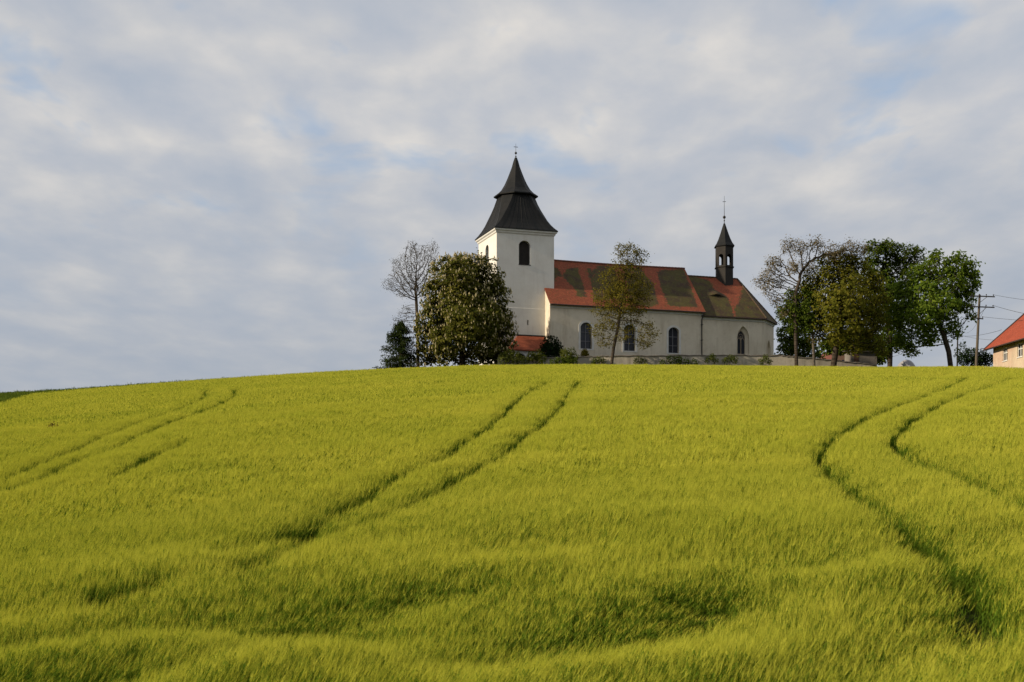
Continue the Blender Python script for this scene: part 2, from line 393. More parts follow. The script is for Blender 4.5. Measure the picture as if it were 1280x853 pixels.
# --- tower
TW = 7.65; TZ = 38.0
def build_tower():
    mb = MB(); zb = GZ
    win_s = arch_loop(3.70, 1.52, 34.0, 37.0, 'segment'); slit = [(4.02, 26.35), (4.20, 26.35), (4.20, 27.0), (4.02, 27.0)]
    panel(mb, cw(0, 0, 0), E1, -E2, [(0, zb), (TW, zb), (TW, TZ), (0, TZ)], [win_s, slit], 0.55)
    win_w = arch_loop(-4.0, 1.36, 34.05, 36.98, 'segment')
    panel(mb, cw(0, 0, 0), -E2, -E1, [(-TW, zb), (0, zb), (0, TZ), (-TW, TZ)], [win_w], 0.55)
    panel(mb, cw(TW, 0, 0), E2, E1, [(0, zb), (TW, zb), (TW, TZ), (0, TZ)], [arch_loop(4.0, 1.36, 34.05, 36.98, 'segment')], 0.55)
    panel(mb, cw(TW, TW, 0), -E1, E2, [(0, zb), (TW, zb), (TW, TZ), (0, TZ)], [], 0.5)
    t = mb.build('tower_wall', M['tower'], ch)
    # thicker lower storey with a thin ledge
    lo = MB(); e = 0.05
    for (O, es, nr, holes) in ((cw(-e, -e, 0), E1, -E2, [[(4.07, 26.35), (4.25, 26.35), (4.25, 27.0), (4.07, 27.0)]]), (cw(-e, -e, 0), -E2, -E1, [])):
        s0, s1 = (0, TW + e) if es == E1 else (-TW - e, 0)
        panel(lo, O, es, nr, [(s0, zb), (s1, zb), (s1, 28.45), (s0, 28.45)], holes, 0.06)
        lo.add([O + es * s0 + EZ * 28.45, O + es * s1 + EZ * 28.45, O + es * s1 - nr * e + EZ * 28.47, O + es * s0 - nr * e + EZ * 28.47], [(0, 1, 2, 3)])
    lo.build('lower_storey', M['tower'], t)
    co = MB(); c = 3.825
    def sq(h, z): return [cw(c + sx * h, c + sy * h, z) for sx, sy in ((-1, -1), (1, -1), (1, 1), (-1, 1))]
    co.loft([sq(3.84, 37.75), sq(3.95, 37.85), sq(3.97, 38.0), sq(4.14, 38.12), sq(4.16, 38.3), sq(3.7, 38.32)], True, True)
    co.build('cornice', M['trim'], t)
    for O, es, nr, lp in ((cw(0, 0, 0), E1, -E2, win_s), (cw(0, 0, 0), -E2, -E1, win_w)):
        w = MB(); fill_poly(w, O, es, nr, lp, 0.50)
        x0, x1 = lp[0][0], lp[1][0]
        w.frame_box(O - nr * 0.45, es, nr, EZ, x0 - .04, x1 + .04, -0.02, 0.50, 33.9, 33.99)
        bw = w.build('belfry_window', M['black'], ch)
        lv = MB()
        for i in range(9): lv.frame_box(O - nr * 0.42, es, nr, EZ, x0 + 0.02 + i * (x1 - x0 - .04) / 9, x0 + 0.02 + (i + .8) * (x1 - x0 - .04) / 9, -0.03, 0.02 + 0.01 * (i % 2), 34.0, 36.45 + 0.45 * math.sin(math.pi * (i + .5) / 9))
        lv.build('shutter_boards', M['dark_wood'], bw)
    sw = MB(); fill_poly(sw, cw(0, 0, 0), E1, -E2, slit, 0.4); sw.build('slit_window', M['black'], ch)
    # roof: bell shape turning from square to octagon, collar, concave spire
    rf = MB()
    def oct_(h, cham, z):
        k = h * (1 - cham); pts = [(-k, -h), (k, -h), (h, -k), (h, k), (k, h), (-k, h), (-h, k), (-h, -k)]
        return [cw(c + p[0], c + p[1], z) for p in pts]
    prof = [(4.24, .003, 38.30), (4.22, .004, 38.42), (3.90, .03, 38.80), (3.58, .07, 39.30), (3.28, .12, 39.90), (3.02, .19, 40.6), (2.72, .28, 41.4), (2.46, .38, 42.2), (2.22, .48, 43.1), (2.18, .50, 43.3)]
    rf.loft([oct_(*p) for p in prof])
    r = rf.build('tower_roof', M['slate'], ch)
    sp = MB()
    def og(rad, z): return [cw(c, c, z) + (E1 * math.cos(t) + E2 * math.sin(t)) * rad for t in [math.pi / 8 + j * math.pi / 4 for j in range(8)]]
    sp.loft([og(2.55, 43.22), og(2.86, 43.28), (og(2.88, 43.42)), og(2.30, 43.8), og(1.86, 44.25), og(1.44, 44.95), og(1.12, 45.65), og(0.82, 46.4), og(0.52, 47.2), og(0.33, 47.9), og(0.15, 48.4)])
    sp.build('spire', M['slate'], r)
    seams = MB()
    for j in range(4):
        for q in range(1, 9):                 # standing seams of the sheet metal
            f = q / 9.0; pts = []
            for h, cham, z in prof[1:]:
                sec = oct_(h, cham, z); A, B = sec[2 * j], sec[2 * j + 1]
                pts.append(A.lerp(B, f) + Vector((0, 0, 0.012)))
            seams.tube(pts, 0.022, 4)
    seams.build('standing_seam', M['slate'], r)
    fi = MB(); top = cw(c, c, 0)
    fi.tube([top + EZ * 48.3, top + EZ * 50.2], 0.035, 6, 0.02); fi.sphere(top + EZ * 49.0, 0.16); fi.sphere(top + EZ * 48.55, 0.10)
    fi.frame_box(top, E1, E2, EZ, -0.28, 0.28, -0.02, 0.02, 49.75, 49.81)
    fi.build('finial', M['iron'], r)
build_tower()

# --- nave and chancel
NB = -1.80; NA0 = 6.45; NA1 = 27.55; RB = 4.2; NEZ = 29.1; SL = 1.06
CB = -1.45; CA1 = 36.7; CEZ = 28.65; CRZ = 34.7
def pix_to_plane(px, py, Q, nrm):
    d = Vector(((px - 640) / F, 1.0, (HZ - py) / F)); t = Q.dot(nrm) / d.dot(nrm); return d * t
def uv_moss(o, O, eu, ev, polys, tone_default=0.0, soft=.6):
    """uv in metres on the roof and the moss wear as a vertex attribute"""
    me = o.data; n = len(me.vertices); co = np.empty(n * 3); me.vertices.foreach_get('co', co); co = co.reshape(-1, 3)
    O_, u_, v_ = (np.array(x) for x in (O, eu, ev))
    U = (co - O_) @ u_; Vv = (co - O_) @ v_
    uvl = me.uv_layers.new(name='UVMap'); li = np.empty(len(me.loops), np.int32); me.loops.foreach_get('vertex_index', li)
    uvl.data.foreach_set('uv', np.stack([U[li], Vv[li]], 1).ravel().astype(np.float32))
    val = np.full(n, tone_default, np.float32)
    for pl in polys:
        amp = 1.0
        if isinstance(pl, tuple): pl, amp = pl
        pts = np.array([((np.array(q) - O_) @ u_, (np.array(q) - O_) @ v_) for q in pl])
        inside = np.zeros(n, bool); dmin = np.full(n, 1e9)
        for i in range(len(pts)):
            a, b = pts[i], pts[(i + 1) % len(pts)]
            cond = (a[1] > Vv) != (b[1] > Vv)
            xi = a[0] + (Vv - a[1]) / np.where(abs(b[1] - a[1]) < 1e-9, 1e-9, b[1] - a[1]) * (b[0] - a[0])
            inside ^= cond & (U < xi)
            ab = b - a; t = np.clip(((U - a[0]) * ab[0] + (Vv - a[1]) * ab[1]) / (ab @ ab), 0, 1)
            dmin = np.minimum(dmin, np.hypot(U - a[0] - t * ab[0], Vv - a[1] - t * ab[1]))
        sd = np.where(inside, dmin, -dmin); val = np.maximum(val, amp * np.clip(0.5 + sd / soft, 0, 1))
    at = me.attributes.new('moss', 'FLOAT', 'POINT'); at.data.foreach_set('value', val.astype(np.float32))
def roof_grid(quad, nu, nv, sag=0.0):
    """a subdivided four-cornered roof plane (A eave start, B eave end, C ridge end, D ridge start)"""
    A, B, C, D = quad; V = []; Q = []
    for j in range(nv + 1):
        for i in range(nu + 1):
            p = A.lerp(B, i / nu).lerp(D.lerp(C, i / nu), j / nv)
            p = p - EZ * sag * math.sin(math.pi * i / nu) * (j / nv) + EZ * 0.022 * math.sin(i * .31 + j * .17) * math.sin(j * 0.23 + i * .11 + 1)
            V.append(p)
    for j in range(nv):
        for i in range(nu): k = j * (nu + 1) + i; Q.append((k, k + 1, k + nu + 2, k + nu + 1))
    return V, Q
def build_nave():
    mb = MB(); zb = GZ
    wins = []
    for pxl, pxr, yt, yb in ((725.6, 740.0, 403.6, 435.9), (780.0, 794.3, 406.2, 438.6), (835.6, 848.8, 409.6, 441.4)):
        q0 = pix_to_plane(pxl, yb, cw(0, NB, 0), E2); q1 = pix_to_plane(pxr, yt, cw(0, NB, 0), E2)
        a0 = (q0 - P0).dot(E1); a1 = (q1 - P0).dot(E1); wins.append(((a0 + a1) / 2, a1 - a0, q0.z, q1.z))
    loops = [arch_loop(c, w, z0, z1, 'segment') for c, w, z0, z1 in wins]
    W2 = 2 * RB - NB
    panel(mb, cw(0, NB, 0), E1, -E2, [(NA0, zb), (NA1, zb), (NA1, NEZ - .15), (NA0, NEZ - .15)], loops, 0.45)
    gab = lambda: [(NB, zb), (W2, zb), (W2, NEZ - .15), (RB, NEZ - .15 + SL * (RB - NB)), (NB, NEZ - .15)]
    mb.add([cw(NA0, b, z) for b, z in gab()], [(0, 1, 2, 3, 4)]); mb.add([cw(NA1, b, z) for b, z in gab()], [(0, 1, 2, 3, 4)])
    panel(mb, cw(0, W2, 0), -E1, E2, [(-NA1, zb), (-NA0, zb), (-NA0, NEZ - .15), (-NA1, NEZ - .15)], [], 0.4)
    w = mb.build('nave_wall', M['nave'], ch)
    for lp in loops: make_window(cw(0, NB, 0), E1, -E2, lp, 0.45, [0.5], [0.30, 0.64], 0.26, ch)
    co = MB()
    for (d, z0, z1) in ((0.10, 28.45, 28.68), (0.24, 28.68, 28.86)):
        co.frame_box(cw(0, NB, 0), E1, -E2, EZ, NA0 - d * .4, NA1 + d * .3, 0.0, d, z0, z1)
    co.build('cornice', M['trim'], w)
    be = NB - 0.36; ze = NEZ - SL * 0.20
    a0, a1 = NA0 - 0.10, NA1 + 0.30
    zr = ze + SL * (RB - be)
    A, B, C, D = cw(a0, be, ze), cw(a1, be, ze), cw(a1, RB, zr), cw(a0, RB, zr)
    V, Q = roof_grid((A, B, C, D), 150, 56, 0.10)
    bk = len(V); W2e = 2 * RB - be
    V += [cw(a0, W2e, ze), cw(a1, W2e, ze), cw(a1, RB, zr), cw(a0, RB, zr)]; Q.append((bk + 1, bk, bk + 3, bk + 2))
    # underside and verge thickness
    t_ = 0.16; n0 = len(V)
    V += [p - EZ * t_ for p in (A, B, C, D)]; Q += [(n0 + 3, n0 + 2, n0 + 1, n0)]
    n1 = len(V); V += [A, B, C, D] + [p - EZ * t_ for p in (A, B, C, D)]; Q += [(n1, n1 + 1, n1 + 5, n1 + 4), (n1 + 1, n1 + 2, n1 + 6, n1 + 5), (n1 + 3, n1, n1 + 4, n1 + 7)]
    r = link('nave_roof', mesh('nave_roof', V, Q), M['tiles'], ch)
    ev = (D - A).normalized(); nrm = E1.cross(ev)
    Z6 = lambda x, y: (680 + x / 10.667, 310 + y / 10.667); Z7 = lambda x, y: (800 + x / 7.11, 310 + y / 7.11)
    polys = [[Z6(*p) for p in ((262, 350), (300, 290), (350, 262), (445, 262), (470, 340), (500, 430), (540, 540), (565, 650), (440, 645), (425, 560), (330, 470), (270, 400))],
             [Z6(*p) for p in ((100, 235), (190, 275), (230, 335), (250, 390), (180, 380), (150, 450), (100, 440))],
             [Z6(*p) for p in ((555, 262), (600, 255), (650, 300), (700, 260), (740, 225), (930, 235), (1010, 470), (1090, 690), (660, 700), (640, 560), (600, 400))],
             [Z6(*p) for p in ((1100, 240), (1190, 235), (1330, 420), (1400, 690), (1140, 700), (1080, 400))],
             [Z7(*p) for p in ((150, 215), (200, 192), (385, 190), (450, 340), (515, 525), (270, 522), (238, 480), (190, 360))],
             [Z7(*p) for p in ((-40, 150), (10, 190), (60, 250), (110, 300), (140, 400), (170, 500), (90, 530), (-60, 500), (-110, 300))]]
    wp = [[pix_to_plane(x, y, A, nrm) for x, y in pl] for pl in polys]
    wp = [(p, q) for p, q in zip(wp, (1.1, .9, .85, .75, 1.0, .95))]
    uv_moss(r, A, E1, ev, wp, 0.14, .55)
    rc = MB()
    n = 46
    for i in range(n):
        p = cw(a0 + (a1 - a0) * (i + .5) / n, RB, zr - 0.10 * math.sin(math.pi * (i + .5) / n) + 0.02)
        L = (a1 - a0) / n * 0.53
        rc.tube([p - E1 * L, p + E1 * L], 0.14, 8, 0.12)
    rc.build('ridge_tile', mat_simple('ridge_tile_clay', (0.11, 0.055, 0.04), (0.2, 0.06, 0.035), 0.85, 2.0), r)
    g = MB(); g.tube([cw(a0, be - 0.09, ze - 0.10), cw(a1, be - 0.09, ze - 0.10)], 0.09, 8); g.build('gutter', M['gutter'], r)
    dp = MB(); x = NA1 - 0.12
    dp.tube([cw(x, be - .09, ze - .16), cw(x, be - .06, ze - .4), cw(x - .02, NB - .12, ze - 1.0), cw(x - .02, NB - .12, GZ)], 0.085, 8)
    for zz in (27.2, 25.2, 23.2): dp.frame_box(cw(x - .02, NB, 0), E1, -E2, EZ, -.13, .13, 0, .24, zz, zz + .07)
    dp.build('downpipe', M['iron'], ch)
    pl = MB(); pl.frame_box(cw(0, NB, 0), E1, -E2, EZ, NA0 - .06, NA1 + .02, 0.0, 0.12, GZ, 21.4); pl.build('plinth', M['stone'], w)
build_nave()

def build_chancel():
    mb = MB(); zb = GZ; W2 = 2 * RB - CB; k = 3.25
    q0 = pix_to_plane(923.4, 442.0, cw(0, CB, 0), E2); q1 = pix_to_plane(932.8, 412.0, cw(0, CB, 0), E2)
    a0 = (q0 - P0).dot(E1); a1 = (q1 - P0).dot(E1)
    hole = arch_loop((a0 + a1) / 2 + .12, (a1 - a0) + .62, q0.z - .1, q1.z + .42, 'gothic', 10)
    inner = arch_loop((a0 + a1) / 2, (a1 - a0), q0.z, q1.z - .15, 'gothic', 10)
    plan = [(NA1 + 0.01, CB), (CA1, CB), (CA1 + k, CB + k), (CA1 + k, W2 - k), (CA1, W2), (NA1 + 0.01, W2)]
    zt = CEZ - 0.12
    apse_pane = None
    for i in range(len(plan) - 1):
        (x0, y0), (x1, y1) = plan[i], plan[i + 1]
        A, B = cw(x0, y0, 0), cw(x1, y1, 0); es = (B - A).normalized(); nr = Vector((es.y, -es.x, 0)); L = (B - A).length
        holes = []
        if i == 0:
            O = cw(0, CB, 0); panel(mb, O, E1, -E2, [(x0, zb), (x1, zb), (x1, zt), (x0, zt)], [hole], 0.30)
            # splayed reveal down to the smaller light
            n = len(hole); mb.add([O + E1 * q[0] + EZ * q[1] + E2 * .30 for q in hole] + [O + E1 * q[0] + EZ * q[1] + E2 * .55 for q in inner], [(j, (j + 1) % n, n + (j + 1) % n, n + j) for j in range(n)])
            continue
        if i == 1: holes = [arch_loop(L * .50, 1.5, 21.6, 26.0, 'gothic', 10)]; apse_pane = (A, es, nr, holes[0])
        panel(mb, A, es, nr, [(0, zb), (L, zb), (L, zt), (0, zt)], holes, 0.35)
    w = mb.build('chancel_wall', M['nave'], ch)
    O = cw(0, CB, 0)
    gw = MB(); c = (a0 + a1) / 2; Q = O + E2 * .50; z0, z1 = q0.z, q1.z - .15; hw = (a1 - a0) / 2
    gw.frame_box(Q, E1, -E2, EZ, c - .06, c + .06, -.05, .06, z0, z1 - .7)
    for s in (-1, 1):                          # tracery: two lancet heads and a ring
        cc = c + s * hw / 2; lw = hw
        lp = arch_loop(cc, lw - .06, z0, z1 - .95, 'gothic', 8)[2:]
        gw.tube([Q + E1 * p[0] + EZ * p[1] for p in lp], .05, 5)
    gw.tube([Q + E1 * (c + .30 * math.cos(t)) + EZ * (z1 - .72 + .30 * math.sin(t)) for t in [j * math.pi / 6 for j in range(13)]], .05, 5)
    lp = inner; gw.tube([Q + E1 * p[0] + EZ * p[1] for p in inner + inner[:1]], .06, 5)
    win = gw.build('gothic_window', mat_simple('sandstone_tracery', (0.30, 0.25, 0.19), (0.2, 0.16, 0.12), .9, 4.0), ch)
    g = MB(); fill_poly(g, O, E1, -E2, inner, .54); g.build('pane', M['glass'], win)
    A, es, nr, lp = apse_pane
    b2 = MB(); ring_trim(b2, A, es, nr, lp, .12, .02, lp[0][1]); w2 = b2.build('blind_window', M['nave'], ch)
    g = MB(); fill_poly(g, A, es, nr, lp, .33); g.build('infill', M['nave'], w2)
    co = MB()
    def plan_off(d):
        dd = d * math.tan(math.pi / 8)
        return [(NA1 + .02, CB - d), (CA1 + dd, CB - d), (CA1 + k + d, CB + k - dd), (CA1 + k + d, W2 - k + dd), (CA1 + dd, W2 + d), (NA1 + .02, W2 + d)]
    co.loft([[cw(a, b, 28.0) for a, b in plan_off(0.004)], [cw(a, b, 28.05) for a, b in plan_off(.10)], [cw(a, b, 28.22) for a, b in plan_off(.11)], [cw(a, b, 28.28) for a, b in plan_off(.24)], [cw(a, b, 28.46) for a, b in plan_off(.25)]])
    co.build('cornice', M['trim'], w)
    # hipped roof over the polygonal end
    ev_ = plan_off(0.42); ze = CEZ - .14; apex = cw(35.7, RB, CRZ); rs = cw(NA1 - .2, RB, CRZ)
    E = [cw(a, b, ze) for a, b in ev_]; E[0] = cw(NA1 - .2, ev_[0][1], ze); E[-1] = cw(NA1 - .2, ev_[-1][1], ze)
    V, Q = roof_grid((E[0], E[1], apex, rs), 80, 50, .03)
    # eyebrow dormer: swell the tiles where the slit is
    ev = (rs - E[0]); ev = (ev - E1 * ev.dot(E1)).normalized(); nrm = E1.cross(ev)
    dc = pix_to_plane(896.0, 370.5, E[0], nrm); du, dv = (dc - E[0]).dot(E1), (dc - E[0]).dot(ev)
    for i, p in enumerate(V):
        u = (p - E[0]).dot(E1) - du; v = (p - E[0]).dot(ev) - dv
        g_ = math.exp(-(u / .75) ** 2)
        if v > -0.02: V[i] = p + nrm * (0.34 * g_ * math.exp(-(v / 1.1) ** 2))
    for tri in ((E[1], E[2], apex), (E[2], E[3], apex), (E[3], E[4], apex)):
        n = len(V); V += list(tri); Q.append((n, n + 1, n + 2))
    n = len(V); V += [E[4], E[5], rs, apex]; Q.append((n, n + 1, n + 2, n + 3))
    n = len(V); V += [p - EZ * .14 for p in E]; V += E
    Q.append((n + 5, n + 4, n + 3, n + 2, n + 1, n)); Q += [(n + i, n + i + 1, n + 7 + i, n + 6 + i) for i in range(5)]
    r = link('chancel_roof', mesh('chancel_roof', V, Q), M['tiles'], ch)
    Z7 = lambda x, y: (800 + x / 7.11, 310 + y / 7.11)
    polys = [[Z7(*p) for p in ((400, 240), (600, 278), (640, 320), (668, 375), (740, 410), (790, 450), (850, 640), (520, 640), (440, 400))],
             [Z7(*p) for p in ((925, 330), (1060, 410), (1260, 640), (850, 640), (835, 540), (880, 470), (900, 400))]]
    uv_moss(r, E[0], E1, ev, [[pix_to_plane(x, y, E[0], nrm) for x, y in pl] for pl in polys], 0.15)
    me = r.data; at = me.attributes['moss']
    for i in range(81 * 51, len(me.vertices)): at.data[i].value = 0.85
    sl_ = MB(); O = E[0] + E1 * du + ev * (dv - .05)
    sl_.add([O + E1 * x + nrm * (.02 + (.30 * math.exp(-(x / .75) ** 2)) * s) for s in (0, 1) for x in np.linspace(-1.35, 1.35, 15)], [(i, i + 1, i + 16, i + 15) for i in range(14)])
    sl_.build('eyebrow_dormer', M['black'], r)
    rc = MB(); nn = 18
    for i in range(nn):
        p = rs.lerp(apex, (i + .5) / nn); L = (apex - rs).length / nn * .53; rc.tube([p - E1 * L, p + E1 * L], .13, 8, .11)
    for j in (1, 2, 3, 4):
        for i in range(16):
            d = (apex - E[j]) / 16; p = E[j] + d * i + EZ * .02; rc.tube([p, p + d * 1.04], .12, 7, .10)
    rc.build('ridge_tile', mat_simple('mossy_ridge_clay', (0.09, 0.05, 0.035), (0.05, 0.045, 0.02), .9, 2.0), r)
    gu = MB(); gu.tube([e - EZ * .12 - Vector((0, 0, 0)) for e in E[:5]], .085, 8); gu.build('gutter', M['gutter'], r)
    # ridge turret, six-sided, open lantern
    ax = (Vector(((905.4 - 640) / F, 1, 0))); tq = ((P0 + E2 * RB).dot(E2)) / ax.dot(E2); ca = ((ax * tq) - P0).dot(E1)
    cen = cw(ca, RB, 0); view = Vector((-cen.x, -cen.y, 0)).normalized(); side = Vector((-view.y, view.x, 0))
    zof = lambda py: (HZ - py) / F * cen.y
    def hx(rad, z): return [cen + EZ * z + (view * math.cos(t) + side * math.sin(t)) * rad for t in [j * math.pi / 3 + .12 for j in range(6)]]
    tb = MB(); R0 = 1.30
    tb.loft([hx(R0, 31.5), hx(R0 * .98, zof(336)), hx(R0 * 1.10, zof(335.6)), hx(R0 * 1.10, zof(334.6)), hx(R0, zof(334.4)), hx(R0, zof(333.2)), hx(R0 * .8, zof(333.1))])
    zo0, zo1, zt_ = zof(333.3), zof(322.5), zof(309.5)
    for j in range(6):
        A, B = hx(R0, 0)[j], hx(R0, 0)[(j + 1) % 6]; es = (B - A).normalized(); nr = Vector((es.y, -es.x, 0)); 
        if nr.dot(A - cen) < 0: nr = -nr
        L = (B - A).length; lp = arch_loop(L / 2, L * .50, zo0, zo1 + .35, 'round', 8)
        for d in (0, .16):
            panel(tb, A - nr * d, es, nr, [(0, zo0 - .001), (L, zo0 - .001), (L, zt_), (0, zt_)], [[(q[0], max(q[1], zo0)) for q in lp]], .16 if d == 0 else .001)
    tu = tb.build('ridge_turret', M['dark_wood'], ch)
    tr = MB(); tr.loft([hx(R0 * .9, zof(309.6)), hx(1.47, zof(309.4)), hx(1.50, zof(308.4)), hx(1.18, zof(304.5)), hx(.86, zof(298.5)), hx(.55, zof(291)), hx(.27, zof(283.5)), hx(.11, zof(279.5))])
    tr.build('turret_roof', M['slate'], tu)
    fi = MB(); fi.tube([cen + EZ * zof(280.5), cen + EZ * zof(245)], .05, 6, .018); fi.sphere(cen + EZ * zof(271.7), .21); fi.sphere(cen + EZ * zof(276), .10)
    fi.frame_box(cen, side, view, EZ, -.22, .22, -.02, .02, zof(252.6), zof(252)); fi.build('finial', M['iron'], tu)
build_chancel()

def build_porch():
    mb = MB(); b0 = -2.15; a0, a1 = 1.55, NA0 - .01; zt = 22.95
    arch = arch_loop(2.35, 1.75, GZ + .2, 22.5, 'round', 12)
    arch2 = arch_loop(4.9, 1.5, GZ + .2, 22.3, 'round', 12)
    panel(mb, cw(0, b0, 0), E1, -E2, [(a0, GZ), (a1, GZ), (a1, zt), (a0, zt)], [arch, arch2], .40)
    panel(mb, cw(a0, 0, 0), -E2, -E1, [(.06, GZ), (-b0, GZ), (-b0, zt), (.06, zt)], [], .3)
    p = mb.build('porch', M['trim'], ch)
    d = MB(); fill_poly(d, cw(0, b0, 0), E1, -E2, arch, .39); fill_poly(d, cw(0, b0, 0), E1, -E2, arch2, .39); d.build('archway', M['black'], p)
    A, B, C, D = cw(a0 - .35, b0 - .3, zt - .05), cw(a1, b0 - .3, zt - .05), cw(a1, -.06, 25.0), cw(2.75, -.06, 25.0)
    V, Q = roof_grid((A, B, C, D), 30, 14); n = len(V)
    G = cw(a0 - .35, -.06, zt - .05); V += [G, A, D]; Q.append((n, n + 1, n + 2))
    n = len(V); V += [v - EZ * .1 for v in (A, B, C, G)] + [A, B, G]; Q += [(n + 3, n + 2, n + 1, n), (n, n + 1, n + 5, n + 4), (n + 3, n, n + 4, n + 6)]
    r = link('porch_roof', mesh('porch_roof', V, Q), M['tiles_clean'], p)
    ev = (D - A); ev = (ev - E1 * ev.dot(E1)).normalized(); uv_moss(r, A, E1, ev, [])
    f = MB(); f.frame_box(cw(0, -.055, 0), E1, -E2, EZ, 2.4, a1, 0, .10, 25.0, 25.12); f.build('flashing', M['iron'], p)
build_porch()

# ---------------------------------------------------------------- churchyard wall
def wall_run(name, pts, thick, m, label, cap=None):
    """pts: (px, py_top, Y)"""
    P = []
    for i in range(len(pts) - 1):
        for s in range(12):
            t = s / 12; a, b = pts[i], pts[i + 1]; P.append(tuple(a[k] + (b[k] - a[k]) * t for k in range(3)))
    P.append(pts[-1])
    secs = []; caps = []
    for i, q in enumerate(P):
        w = pt(*q); d = 0.04 * math.sin(i * 2.1) + .03 * math.sin(i * .83 + 1); z = w.z + d
        f, bk = Vector((w.x, w.y - thick / 2, 0)), Vector((w.x, w.y + thick / 2, 0))
        g = gz(w.x, w.y) - .6
        secs.append([f + EZ * g - Vector((0, .08, 0)), f + EZ * (z - .16), bk + EZ * (z - .16), bk + EZ * g])
        o = Vector((0, .09, 0))
        caps.append([f - o + EZ * (z - .163), f - o + EZ * (z - .09), Vector((w.x, w.y, z)), bk + o + EZ * (z - .09), bk + o + EZ * (z - .163)])
    root = empty(name, (pt(*pts[0]).x, pt(*pts[0]).y, gz(pt(*pts[0]).x, pt(*pts[0]).y)))
    tag(root, label, 'wall')
    a = MB(); a.loft(secs); a.build('masonry', m, root)
    c = MB(); c.loft(caps); c.build('coping', cap or m, root)
M['coping'] = mat_simple('dark_mossy_coping', (0.16, 0.135, 0.11), (0.09, 0.08, 0.055), .95, 1.5, .4)
wall_run('churchyard_wall', [(622, 447.8, 168.6), (690, 446.6, 168.5), (736, 445.4, 168.4), (765, 444.5, 168.3), (870, 443.8, 168.8), (972, 443.6, 169.4), (998, 446.0, 169.4), (1046, 450.2, 169.6), (1094, 455.6, 170)],
         .55, M['stone'], 'long low plastered stone churchyard wall stained and weathered, in front of the church', M['coping'])

# ---------------------------------------------------------------- trees
def grow(trunk, attr, step, infl, kill, first, iters=140, jit=.12, up=0.06):
    """space colonisation: nodes and parents"""
    nodes = [np.array(trunk[0], float)]; par = [-1]
    for i in range(len(trunk) - 1):
        a, b = np.array(trunk[i], float), np.array(trunk[i + 1], float); n = max(1, int(np.linalg.norm(b - a) / step))
        for k in range(1, n + 1): nodes.append(a + (b - a) * k / n); par.append(len(nodes) - 2)
    nt_ = len(nodes); z0 = trunk[0][2]; zt = trunk[-1][2]
    can = [i for i in range(nt_) if nodes[i][2] >= z0 + first * (zt - z0)]
    Pn = np.array(nodes); A = np.array(attr, float); best = np.full(len(A), 1e9); idx = np.zeros(len(A), int)
    for c in can:
        d = np.linalg.norm(A - Pn[c], axis=1); u = d < best; best[u] = d[u]; idx[u] = c
    for it in range(iters):
        if len(A) == 0: break
        act = best < infl
        if not act.any(): break
        new = []
        for n in np.unique(idx[act]):
            m = act & (idx == n); v = A[m] - nodes[n]; v /= np.linalg.norm(v, axis=1)[:, None] + 1e-9
            d = v.mean(0) + rng.normal(0, jit, 3); d[2] += up; L = np.linalg.norm(d)
            if L < 1e-3: continue
            new.append((n, nodes[n] + d / L * step))
        s0 = len(nodes)
        for n, p in new: nodes.append(p); par.append(n)
        for k in range(s0, len(nodes)):
            d = np.linalg.norm(A - nodes[k], axis=1); u = d < best; best[u] = d[u]; idx[u] = k
        keep = best > kill; A = A[keep]; best = best[keep]; idx = idx[keep]
    return np.array(nodes), np.array(par), nt_
def tubes_np(name, p0, p1, r0, r1, k=5):
    d = p1 - p0; d /= np.linalg.norm(d, axis=1)[:, None] + 1e-9
    ref = np.where(np.abs(d[:, 2:3]) > .9, np.array([[1., 0, 0]]), np.array([[0, 0, 1.]]))
    a = np.cross(d, ref); a /= np.linalg.norm(a, axis=1)[:, None]; b = np.cross(d, a)
    th = np.arange(k) * 2 * np.pi / k
    ring = a[:, None, :] * np.cos(th)[None, :, None] + b[:, None, :] * np.sin(th)[None, :, None]
    V = np.concatenate([p0[:, None] + ring * r0[:, None, None], (p1 + d * (r1 * .4)[:, None])[:, None] + ring * r1[:, None, None]], 1)
    n = len(p0); base = (np.arange(n) * 2 * k)[:, None]; j = np.arange(k)[None, :]
    Q = np.stack([base + j, base + (j + 1) % k, base + k + (j + 1) % k, base + k + j], 2).reshape(-1, 4)
    return mesh_np(name, V.reshape(-1, 3), Q)
def leaves_mesh(name, C, size, out=None, outw=0.6, aspect=.6, droop=0.0):
    """one bent rhombic leaf spray per centre"""
    n = len(C); nr = rng.normal(0, 1, (n, 3))
    if out is not None: nr = nr * (1 - outw) + out * outw * 1.6
    nr[:, 2] += .25; nr /= np.linalg.norm(nr, axis=1)[:, None] + 1e-9
    t = np.cross(nr, rng.normal(0, 1, (n, 3))); t /= np.linalg.norm(t, axis=1)[:, None] + 1e-9
    t[:, 2] -= droop; t /= np.linalg.norm(t, axis=1)[:, None]; b = np.cross(nr, t)
    s = (size * rng.uniform(.6, 1.35, n))[:, None]
    V = np.stack([C - t * s * .5, C + b * s * aspect * .5 + nr * s * .08, C + t * s * .5 - nr * s * .06, C - b * s * aspect * .5 + nr * s * .08], 1)
    i = np.arange(n)[:, None] * 4 + np.arange(4)[None, :]
    me = mesh_np(name, V.reshape(-1, 3), i)
    at = me.attributes.new('var', 'FLOAT', 'POINT'); at.data.foreach_set('value', np.repeat(rng.uniform(0, 1, n), 4).astype(np.float32))
    return me
def lobes_world(lobes, Y):
    L = []
    for lb in lobes:
        px, py, r = lb[:3]; w = pt(px, py, Y); rr = r / F * Y
        dy = lb[3] if len(lb) > 3 else 0.0
        L.append((np.array((w.x, w.y + dy, w.z)), rr))
    return L
